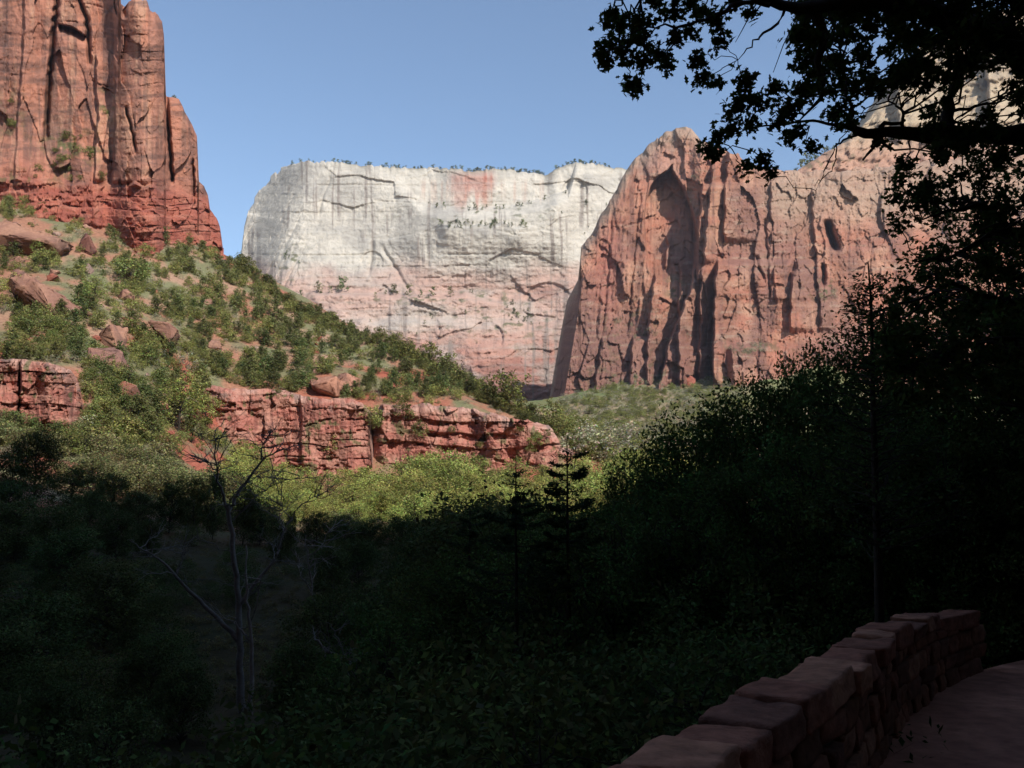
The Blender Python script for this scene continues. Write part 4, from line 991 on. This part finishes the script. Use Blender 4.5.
# ------------------------------------------------------------------ oak overhanging the path
def oak():
    r = np.random.RandomState(77)
    TR = np.array([7.4, 7.0, 0.0]); z0 = float(terrain(TR[0], TR[1])); TR[2] = z0
    o = empty('oak_tree', tuple(TR), 0, label='large oak whose limbs and lobed leaves hang across the upper right of the view', cat='tree')
    tb = Tubes(); nodes = []
    def limb(pts, r0, r1_, sides=8, sub=4):
        pts = np.array([at(*p) if not isinstance(p, np.ndarray) else p for p in pts])
        n = (len(pts) - 1) * sub + 1; t = np.linspace(0, len(pts) - 1, n)
        q = np.stack([np.interp(t, np.arange(len(pts)), pts[:, i]) for i in range(3)], -1)
        q[1:-1] = .25 * q[:-2] + .5 * q[1:-1] + .25 * q[2:]
        q[1:-1] += r.normal(size=(n - 2, 3)) * .012
        rad = np.linspace(r0, r1_, n) * (1 + .08 * r.normal(size=n))
        tb.add(q - TR, rad, sides)
        for a, b in zip(q, rad): nodes.append((*a, b))
        return q
    top = TR + np.array([-.25, -.1, 4.6])
    limb([TR - [0, 0, .3], TR + [-.1, 0, 1.5], TR + [-.2, 0, 3.2], top], .34, .24, 12)
    tp = top.copy()
    limb([tp - [0, 0, .6], (1100, 128, 7.2), (1024, 134, 7.0), (960, 136, 6.9), (900, 134, 6.8), (855, 130, 6.7)], .13, .035)
    limb([(855, 130, 6.7), (850, 110, 6.7), (846, 90, 6.7), (842, 60, 6.8)], .02, .008, 5)
    limb([(858, 131, 6.7), (820, 122, 6.7), (785, 122, 6.7), (750, 128, 6.7), (715, 146, 6.6)], .016, .004, 5)
    limb([(880, 134, 6.7), (872, 150, 6.7), (863, 160, 6.7)], .02, .006, 5)
    limb([(862, 132, 6.7), (838, 142, 6.7), (832, 152, 6.65), (824, 172, 6.65), (816, 196, 6.6)], .010, .003, 5)
    limb([(836, 143, 6.7), (834, 165, 6.7), (822, 180, 6.7), (815, 186, 6.7)], .006, .002, 4)
    limb([(904, 130, 6.8), (900, 108, 6.8), (888, 100, 6.8)], .016, .005, 5)
    limb([(880, 128, 6.8), (905, 120, 6.8)], .022, .014, 5)
    limb([(946, 132, 6.9), (950, 100, 6.9), (958, 70, 6.9), (965, 30, 7.0), (962, -10, 7.0)], .05, .03, 7)
    limb([(950, 112, 6.9), (985, 104, 6.9), (1010, 92, 7)], .016, .006, 5)
    limb([(950, 120, 6.9), (980, 122, 6.9), (1000, 130, 7)], .012, .005, 5)
    limb([tp, (1110, 90, 7.3), (1040, 62, 7.0), (985, 34, 6.8), (935, 12, 6.6), (885, 0, 6.4), (840, 6, 6.3), (800, 8, 6.2), (760, 0, 6.1)], .17, .03, 9)
    limb([(812, 5, 6.25), (822, 30, 6.3), (819, 70, 6.3), (822, 100, 6.35), (800, 120, 6.4)], .045, .006, 6)
    limb([(785, 8, 6.2), (765, 35, 6.2), (750, 44, 6.2), (738, 66, 6.2)], .014, .002, 5)
    limb([(770, 5, 6.1), (740, 2, 6.1), (712, 18, 6.0), (690, 25, 6.0), (655, 27, 6.0), (620, 36, 5.95)], .022, .004, 5)
    limb([(840, 6, 6.3), (815, -15, 6.3), (760, -30, 6.2), (700, -15, 6.1), (650, -5, 6.0), (615, 0, 6.0)], .03, .005, 5)
    limb([tp - [0, 0, 1.0], (1120, 240, 7.6), (1040, 225, 7.4), (990, 235, 7.3), (955, 255, 7.2), (915, 262, 7.1)], .06, .006, 6)
    limb([(1010, 228, 7.4), (985, 205, 7.3), (940, 212, 7.2), (917, 222, 7.2)], .03, .004, 5)
    limb([(1060, 300, 7.6), (1000, 300, 7.5), (950, 285, 7.4), (920, 300, 7.3), (880, 310, 7.2)], .03, .005, 5)
    limb([(1060, 350, 7.8), (1000, 335, 7.6), (940, 355, 7.4), (900, 372, 7.2)], .03, .004, 5)
    # crown over the camera and path
    over = []
    for k in range(9):
        a = R(150 + k * 28); e = top + np.array([math.cos(a) * r.uniform(4, 7.5), math.sin(a) * r.uniform(4, 7.5), r.uniform(1.2, 3.8)])
        q = limb([top, top * .5 + e * .5 + [0, 0, .9], e], .10, .02, 6); over.append(q)
    N = np.array(nodes)
    # clumps: x, y, radius (in the picture), a few by hand and the dense side by sampling
    cl = [(620, 45, 22), (602, 52, 13), (640, 20, 24), (660, 52, 18), (636, 88, 12), (628, 84, 8), (680, 30, 20), (700, 58, 16), (702, 80, 9), (650, 2, 20), (716, 22, 14), (722, 42, 10), (748, 12, 10), (690, 5, 18), (612, 12, 10), (640, 60, 14), (668, 68, 8), (715, 82, 6), (605, 24, 5), (620, 25, 14), (700, 12, 14), (735, 3, 10), (640, 40, 18), (608, 62, 9), (672, 12, 16),
          (745, 84, 18), (732, 108, 14), (760, 104, 16), (780, 118, 14), (716, 152, 10), (706, 148, 7), (732, 128, 10), (764, 160, 14), (746, 168, 7), (790, 108, 15), (800, 88, 16), (803, 60, 14), (790, 138, 9), (750, 122, 10), (775, 88, 10), (770, 172, 7), (740, 100, 12), (718, 136, 8), (800, 130, 10), (810, 148, 6)]
    P = [(a, b, c_, 6.1 + r.rand() * .5) for a, b, c_ in cl]
    e_pts = [(-60, 800), (0, 788), (30, 790), (60, 800), (100, 798), (130, 845), (160, 900), (190, 872), (205, 866), (220, 886), (240, 895), (262, 888), (280, 905), (300, 885), (330, 872), (400, 880), (420, 1000)]
    k = 0
    while k < 640:
        y = r.uniform(-70, 400); x = r.uniform(780, 1090)
        if x < np.interp(y, [q[0] for q in e_pts], [q[1] for q in e_pts]) + 6: continue
        rad = r.uniform(9, 20)
        dn = 1.0
        if 850 < x < 925 and 88 < y < 160: dn = .12
        if 925 < x < 1030 and 75 < y < 128: dn = .45
        if 860 < x < 900 and 20 < y < 60: dn = .6
        if 900 < x < 1000 and 205 < y < 300: dn = .7
        if y > 145 and x > 900: dn *= .62
        if r.rand() > dn: continue
        P.append((x, y, rad, r.uniform(6.2, 8.3) if y < 150 else r.uniform(6.8, 8.2))); k += 1
    Ls = []; sizes = []
    for ci, (x, y, rad, Y) in enumerate(P):
        c = at(x, y, Y); rw = rad / F * Y
        d2 = ((N[:, :3] - c) ** 2).sum(1); j = np.argmin(d2 + (N[:, 3] < .003) * 1)
        st = N[j, :3]
        if d2[j] < 2.2:
            tb.add(wiggle(st, c, 6, .06, r) - TR, np.linspace(min(.012, N[j, 3]), .004, 6), 4)
        m = 7
        for q in range(m):
            g = r.normal(size=3); g /= np.linalg.norm(g); g *= rw * (.4 + .6 * r.rand())
            e = c + g; tb.add(np.array([c, c + g * .5 + r.normal(size=3) * .01, e]) - TR, [.004, .003, .0015], 3)
            n = int((9.5 if ci < len(cl) else 5.2) * (rad / 12)) + 2
            u = r.uniform(.2, 1.1, n)[:, None]
            Ls.append(c + g * u + r.normal(size=(n, 3)) * .03 - TR)
    Pn = np.vstack(Ls)
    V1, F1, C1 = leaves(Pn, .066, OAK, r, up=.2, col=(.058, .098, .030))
    # overhead crown, out of view but shading the path
    Lo = []
    for q in over:
        for c in q[3:]:
            for s in range(7):
                cc = c + r.normal(size=3) * np.array([.9, .9, .45])
                tb.add(wiggle(c, cc, 4, .05, r) - TR, np.linspace(.012, .004, 4), 4)
                Lo.append(cc + r.normal(size=(34, 3)) * .28 - TR)
    Lo = np.vstack(Lo)
    qx, qy = pix(Lo + TR); vis = (Lo[:, 1] + TR[1] > .5) & (qx > -30) & (qx < 790) & (qy > -40) & (qy < 800)
    vis |= (Lo[:, 1] + TR[1] > .5) & (qx > 780) & (qx < 1060) & (qy > 60) & (qy < 800)
    V2, F2, C2 = leaves(Lo[~vis], .12, OAK, r, up=.4, col=(.045, .075, .025))
    ob('trunk', tb.mesh('trunk'), M_bark, o)
    ob('crown', mk_mesh('crown', np.vstack([V1, V2]), np.vstack([F1, F2 + len(V1)]), np.vstack([C1, C2])), M_leaf_dark, o)
oak()

# ------------------------------------------------------------------ dead trees
def dead(label, base, limbs, seed, mat, tw=26, Y=35):
    r = np.random.RandomState(seed); b = at(*base, Y); z0 = float(terrain(b[0], b[1])); off = np.array([b[0], b[1], z0])
    o = empty('dead_tree', tuple(off), 0, label=label, cat='dead tree'); tb = Tubes(); nb = Tubes(); first = True; nd = []
    for pts, r0, r1_ in limbs:
        dY = r.uniform(-1, 1) if not first else 0
        q = np.array([at(p[0], p[1], Y + (dY * i / len(pts))) for i, p in enumerate(pts)])
        if first: q = np.vstack([[b[0], b[1], z0 - .3], q])
        n = len(q) * 4; t = np.linspace(0, len(q) - 1, n)
        q = np.stack([np.interp(t, np.arange(len(q)), q[:, i]) for i in range(3)], -1); q[1:-1] = .25 * q[:-2] + .5 * q[1:-1] + .25 * q[2:]
        q[1:-1] += r.normal(size=(n - 2, 3)) * .03
        (tb if first else nb).add(q - off, np.linspace(r0, r1_, n), 7); first = False
        nd += [(a, k / n) for k, a in enumerate(q)]
    for i in range(tw):
        a, f = nd[r.randint(len(nd))]
        if f < .35: continue
        g = r.normal(size=3); g[2] = abs(g[2]) * .8; g /= np.linalg.norm(g); L = r.uniform(.5, 2.0)
        e = a + g * L; q = wiggle(a, e, 7, .03, r); nb.add(q - off, np.linspace(.024, .007, 7), 4)
        for s in range(4):
            c = q[r.randint(2, 6)]; g2 = g + r.normal(size=3) * .6; g2 /= np.linalg.norm(g2)
            nb.add(wiggle(c, c + g2 * L * .5, 5, .03, r) - off, np.linspace(.012, .005, 5), 3)
    ob('trunk', tb.mesh('trunk'), mat, o); ob('branches', nb.mesh('branches'), mat, o)
M_dead2 = plain_mat('dark_dead_wood', (.13, .125, .115), sc=6, bump=.02)
dead('big bare dead tree with forked grey limbs standing in the dark meadow', (243, 712), [
    ([(241, 690), (240, 650), (238, 600), (233, 550), (228, 505)], .17, .09),
    ([(238, 640), (222, 622), (198, 600), (176, 576), (156, 556), (140, 548)], .11, .025),
    ([(176, 576), (182, 560), (184, 545)], .04, .012),
    ([(228, 512), (238, 492), (254, 472), (266, 456), (284, 448)], .09, .015), ([(262, 460), (262, 446), (270, 436)], .04, .01),
    ([(228, 510), (220, 486), (215, 460), (215, 432)], .07, .012), ([(217, 470), (205, 462), (186, 462)], .03, .008),
    ([(241, 604), (258, 580), (276, 560), (284, 530), (300, 505), (318, 496)], .08, .012), ([(284, 532), (278, 515), (284, 500)], .03, .008),
    ([(233, 520), (252, 500), (274, 484), (300, 476)], .04, .008)], 5, M_dead2, 170)
dead('thin pale broken snag beside the big bare dead tree', (252, 690), [([(252, 670), (250, 630), (247, 590), (246, 545)], .10, .03), ([(250, 640), (240, 628), (232, 622)], .05, .015), ([(247, 585), (262, 582), (280, 584)], .03, .01), ([(250, 625), (258, 600), (262, 575)], .04, .01)], 6, M_dead, 6, 34)
dead('bare pale branchy snag at the right side of the dark meadow', (318, 640), [([(318, 620), (312, 590), (308, 560), (306, 535)], .07, .02), ([(312, 592), (300, 575), (298, 555)], .03, .01), ([(309, 565), (322, 545), (330, 530)], .03, .01)], 8, M_dead, 30, 42)
dead('dark crooked dead tree arching toward the thicket at the lower centre', (372, 720), [([(370, 700), (362, 680), (345, 660), (330, 650), (315, 640)], .10, .03), ([(345, 660), (340, 640), (326, 622)], .04, .01)], 9, M_dead2, 16, 26)

# ------------------------------------------------------------------ stone wall and path
def stone(w, d, h, r, n=5, rough=.05):
    """irregular rounded block centred on origin, z 0..h"""
    g = np.linspace(-1, 1, n); V = []; Fc = []
    idx = {}
    def vid(p):
        k = tuple(np.round(p, 5))
        if k not in idx: idx[k] = len(V); V.append(p)
        return idx[k]
    for ax in range(3):
        for s in (-1, 1):
            for i in range(n - 1):
                for j in range(n - 1):
                    c = []
                    for a, b in ((i, j), (i + 1, j), (i + 1, j + 1), (i, j + 1)):
                        p = [0, 0, 0]; p[ax] = s; p[(ax + 1) % 3] = g[a]; p[(ax + 2) % 3] = g[b]; c.append(vid(tuple(p)))
                    Fc.append(c if s > 0 else c[::-1])
    V = np.array(V, float)
    q = np.sign(V) * np.abs(V)
    nrm = (np.abs(V) ** 30).sum(1) ** (1 / 30.); q = V / nrm[:, None]
    sk = r.normal(size=(3, 3)) * .05
    q = q + q @ sk
    q = q * np.array([w / 2, d / 2, h / 2])
    s0 = r.rand() * 50
    q += (np.stack([fbm(V[:, 1] * 1.5 + s0, V[:, 2] * 1.5, 2, 1), fbm(V[:, 0] * 1.5 + s0, V[:, 2] * 1.5, 2, 2), fbm(V[:, 0] * 1.5 + s0, V[:, 1] * 1.5, 2, 3)], -1)) * rough * min(w, h, d) * 1.6
    q[:, 2] += h / 2
    return q, np.array(Fc)
def wall_at(s):
    seg = np.linalg.norm(np.diff(WF, axis=0), axis=1); cs = np.concatenate([[0], np.cumsum(seg)])
    s = np.clip(s, 0, cs[-1]); p = np.array([np.interp(s, cs, WF[:, 0]), np.interp(s, cs, WF[:, 1])])
    q = np.array([np.interp(min(s + .1, cs[-1]), cs, WF[:, 0]), np.interp(min(s + .1, cs[-1]), cs, WF[:, 1])]); 
    if s + .1 > cs[-1]: q = p + (WF[-1] - WF[-2]) * .1
    d = q - p; return p, d / np.linalg.norm(d), cs[-1]
def build_wall():
    r = np.random.RandomState(9); o = empty('stone_wall', (0, 0, 0), 0, label='low wall of red sandstone blocks with flat coping along the path', cat='wall')
    L = wall_at(0)[2]; TH = .26
    hgt = lambda s: float(np.interp(s, [0, 6, 9, L - 1.5, L], [.80, .79, .79, .72, .62]))
    def put(q, s, z, off):
        p, d, _ = wall_at(s); n = np.array([-d[1], d[0]])
        X = p[0] + q[:, 0] * d[0] + (q[:, 1] + off) * n[0]; Y = p[1] + q[:, 0] * d[1] + (q[:, 1] + off) * n[1]
        return np.stack([X, Y, q[:, 2] + z], -1)
    V = []; Fs = []; C = []; n = 0
    cols = [.8 * lin(156, 104, 84), .85 * lin(174, 124, 98), .75 * lin(140, 96, 80), .8 * lin(160, 108, 84)]
    z = -.15; 
    while z < .62:
        h = r.uniform(.13, .2); s = r.uniform(0, .3)
        while s < L:
            w = r.uniform(.2, .55); 
            top = hgt(s) - .14
            hh = min(h, top - z)
            if hh > .05:
                q, f = stone(w * .97, TH * (1 + r.uniform(-.06, .14)), hh * .95, r, 5, .07)
                a = r.normal() * .02
                V.append(put(q, s + w / 2, z + r.normal() * .004, TH / 2)); Fs.append(f + n); n += len(q); C.append(np.repeat((cols[r.randint(4)] * r.uniform(.6, 1.0))[None], len(q), 0))
            s += w
        z += h
    core, f = [], []
    ss_ = np.linspace(0, L, 40)
    for s in ss_:
        for (a, b) in ((.035, -.4), (TH - .035, -.4), (TH - .035, hgt(s) - .16), (.035, hgt(s) - .16)):
            p, d, _ = wall_at(s); nn = np.array([-d[1], d[0]]); core.append((p[0] + nn[0] * a, p[1] + nn[1] * a, b))
    for i in range(39):
        for k in range(4): f.append((i * 4 + k, i * 4 + (k + 1) % 4, i * 4 + 4 + (k + 1) % 4, i * 4 + 4 + k))
    V.append(np.array(core)); Fs.append(np.array(f) + n); C.append(np.repeat((lin(100, 80, 70) * .6)[None], len(core), 0))
    ob('masonry', mk_mesh('masonry', np.vstack(V), np.vstack(Fs), np.vstack(C)), M_stone, o)
    s = 0
    while s < L:
        w = r.choice([.36, .48, .62, .72]) * r.uniform(.9, 1.1); w = min(w, L - s + .1); h = r.uniform(.12, .17)
        q, f = stone(w * .985, TH + .05 + r.uniform(-.03, .05), h, r, 11, .06)
        P = put(q, s + w / 2, hgt(s + w / 2) - h + r.normal() * .012 + .005, TH / 2)
        ob('coping_stone', mk_mesh('coping_stone', P, f, np.repeat((cols[r.randint(4)] * r.uniform(.85, 1.05))[None], len(q), 0)), M_stone, o)
        s += w
build_wall()
def build_path():
    P = np.vstack([WF[0] + (WF[0] - WF[1]) * 2, WF, WF[-1] + [1.5, 1.2], WF[-1] + [4.5, 2.9], WF[-1] + [9, 5]])
    seg = np.linalg.norm(np.diff(P, axis=0), axis=1); cs = np.concatenate([[0], np.cumsum(seg)]); n = 120; t = np.linspace(0, cs[-1], n)
    C = np.stack([np.interp(t, cs, P[:, 0]), np.interp(t, cs, P[:, 1])], -1)
    for _ in range(6): C[1:-1] = .25 * C[:-2] + .5 * C[1:-1] + .25 * C[2:]
    d = np.gradient(C, axis=0); d /= np.linalg.norm(d, axis=1)[:, None]; nr = np.stack([d[:, 1], -d[:, 0]], -1)
    m = 34; off = np.linspace(-.05, 3.1, m); V = []
    X = C[:, None] + nr[:, None] * off[None, :, None]
    z = .012 + .012 * fbm(X[..., 0] * 1.3, X[..., 1] * 1.3, 4, 401) - .08 * ss(.9, 1, np.broadcast_to(np.linspace(0, 1, m)[None], X.shape[:2]))
    V = np.concatenate([X, z[..., None]], -1).reshape(-1, 3)
    i = np.arange(n - 1)[:, None] * m; j = np.arange(m - 1)[None]
    Fc = np.stack([i + j, i + j + 1, i + m + j + 1, i + m + j], -1).reshape(-1, 4)
    col = 1.3 * mix(lin(168, 118, 96), lin(148, 102, 84), ss(-.3, .3, fbm(V[:, 0] * 1.5, V[:, 1] * 1.5, 4, 402))) * .8
    ob('path', mk_mesh('path', V, Fc[:, ::-1], col, smooth=True), M_path, kind='structure')
build_path()
rl = np.random.RandomState(91); n_ = 700
sl = rl.uniform(0, 11, n_); of = -3.0 * rl.rand(n_) ** .8 * (rl.rand(n_) > .0)
LP = []
for a, b in zip(sl, of):
    p, d, _ = wall_at(a); LP.append((p[0] - d[1] * b, p[1] + d[0] * b, .035))
LP = np.array(LP)
ob('fallen_leaves', mk_mesh('fallen_leaves', *leaves(LP, .05, OAK, rl, up=6, col=(.10, .07, .04))), M_leaf_dark, kind='stuff')

# ------------------------------------------------------------------ light
S = np.array([.48, -.64, .60]); S /= np.linalg.norm(S)
# unseen canyon wall added behind the viewer, crest shaped so its shade fills the valley
def shade_wall():
    yc = -95.
    xb = np.linspace(-800, 900, 300)
    yb = np.interp(xb, [-250, -120, -75, -40, -20, 0, 60, 300], [175, 158, 143, 130, 126, 124, 124, 130])
    zb = terrain(xb, yb); zb = np.maximum(zb, -5) + 1.0
    t = (yb - yc) / -S[1]
    cxs = xb + S[0] * t; cz = zb + S[2] * t
    xs = np.linspace(-700, 1100, 420)
    crest = np.interp(xs, cxs, cz); crest = np.where(xs < cxs[0], cz[0], crest); crest = np.clip(crest, 150, 330)
    crest = crest + 2.0 * fbm(xs / 14, 0 * xs, 4, 501)
    rows = []
    for k, v in enumerate(np.linspace(0, 1, 80)):
        y = yc + 38 * (1 - v) ** 1.5 + fbm(xs / 30, v * 6 + 0 * xs, 4, 502) * 7 * (1 - v ** 8)
        rows.append(np.stack([xs, y, -12 + (crest + 12) * v], -1))
    for dy, f in ((8, .995), (60, .95), (200, .7), (230, -.05)): rows.append(np.stack([xs, yc - dy + 0 * xs, crest * f], -1))
    P = np.array(rows); nr, nc = P.shape[:2]
    i = np.arange(nr - 1)[:, None] * nc; j = np.arange(nc - 1)[None]
    Fc = np.stack([i + j, i + nc + j, i + nc + j + 1, i + j + 1], -1).reshape(-1, 4)
    C = np.repeat((lin(150, 96, 78) * .6)[None], nr * nc, 0)
    ob('mountain', mk_mesh('mountain', P.reshape(-1, 3), Fc, C), M_mid, kind='structure')  # out of view, added to cast the foreground shade
shade_wall()
sun = bpy.data.lights.new('sun', 'SUN'); sun.energy = 4.1; sun.angle = R(.5); sun.color = (1, .96, .90)
so = bpy.data.objects.new('sun', sun); COL.objects.link(so)
so.rotation_euler = Vector(S).to_track_quat('Z', 'Y').to_euler()
w = bpy.data.worlds.new('World'); scene.world = w; w.use_nodes = True
nt = w.node_tree; bg = nt.nodes['Background']; sky = nt.nodes.new('ShaderNodeTexSky'); sky.sky_type = 'NISHITA'; sky.sun_disc = False
sky.sun_elevation = math.asin(S[2]); sky.sun_rotation = math.atan2(S[0], S[1]); sky.altitude = 300; sky.air_density = 1.1; sky.dust_density = .25; sky.ozone_density = 1.7
nt.links.new(sky.outputs[0], bg.inputs[0]); bg.inputs[1].default_value = .125

# ------------------------------------------------------------------ air
def haze():
    bm = bmesh.new(); bmesh.ops.create_cube(bm, size=1)
    me = bpy.data.meshes.new('haze'); bm.to_mesh(me); bm.free()
    o = ob('haze', me, None, kind='stuff'); o.scale = (6300, 6300, 1200); o.location = (0, 0, 560)
    m, nt_, N, L = new_mat('haze_air'); out = N.new('ShaderNodeOutputMaterial'); v = N.new('ShaderNodeVolumePrincipled')
    v.inputs['Color'].default_value = (.82, .88, 1, 1); v.inputs['Density'].default_value = HAZE; v.inputs['Anisotropy'].default_value = .2
    L.new(v.outputs[0], out.inputs['Volume']); me.materials.append(m)
HAZE = 4e-5
haze()
# ------------------------------------------------------------------ camera, view
cam = bpy.data.cameras.new('camera'); cam.sensor_width = 36; cam.lens = F / 1024 * 36; cam.clip_end = 20000; cam.clip_start = .05
co = bpy.data.objects.new('camera', cam); COL.objects.link(co); co.location = (0, 0, EYE); co.rotation_euler = (math.pi / 2 + PITCH, 0, 0)
scene.camera = co
scene.view_settings.view_transform = 'Standard'; scene.view_settings.look = 'None'; scene.view_settings.exposure = .55; scene.view_settings.gamma = 1
scene.view_settings.use_curve_mapping = False
scene.cycles.max_bounces = 4; scene.cycles.diffuse_bounces = 2; scene.cycles.transmission_bounces = 2; scene.cycles.adaptive_threshold = .02
scene.cycles.use_denoising = True
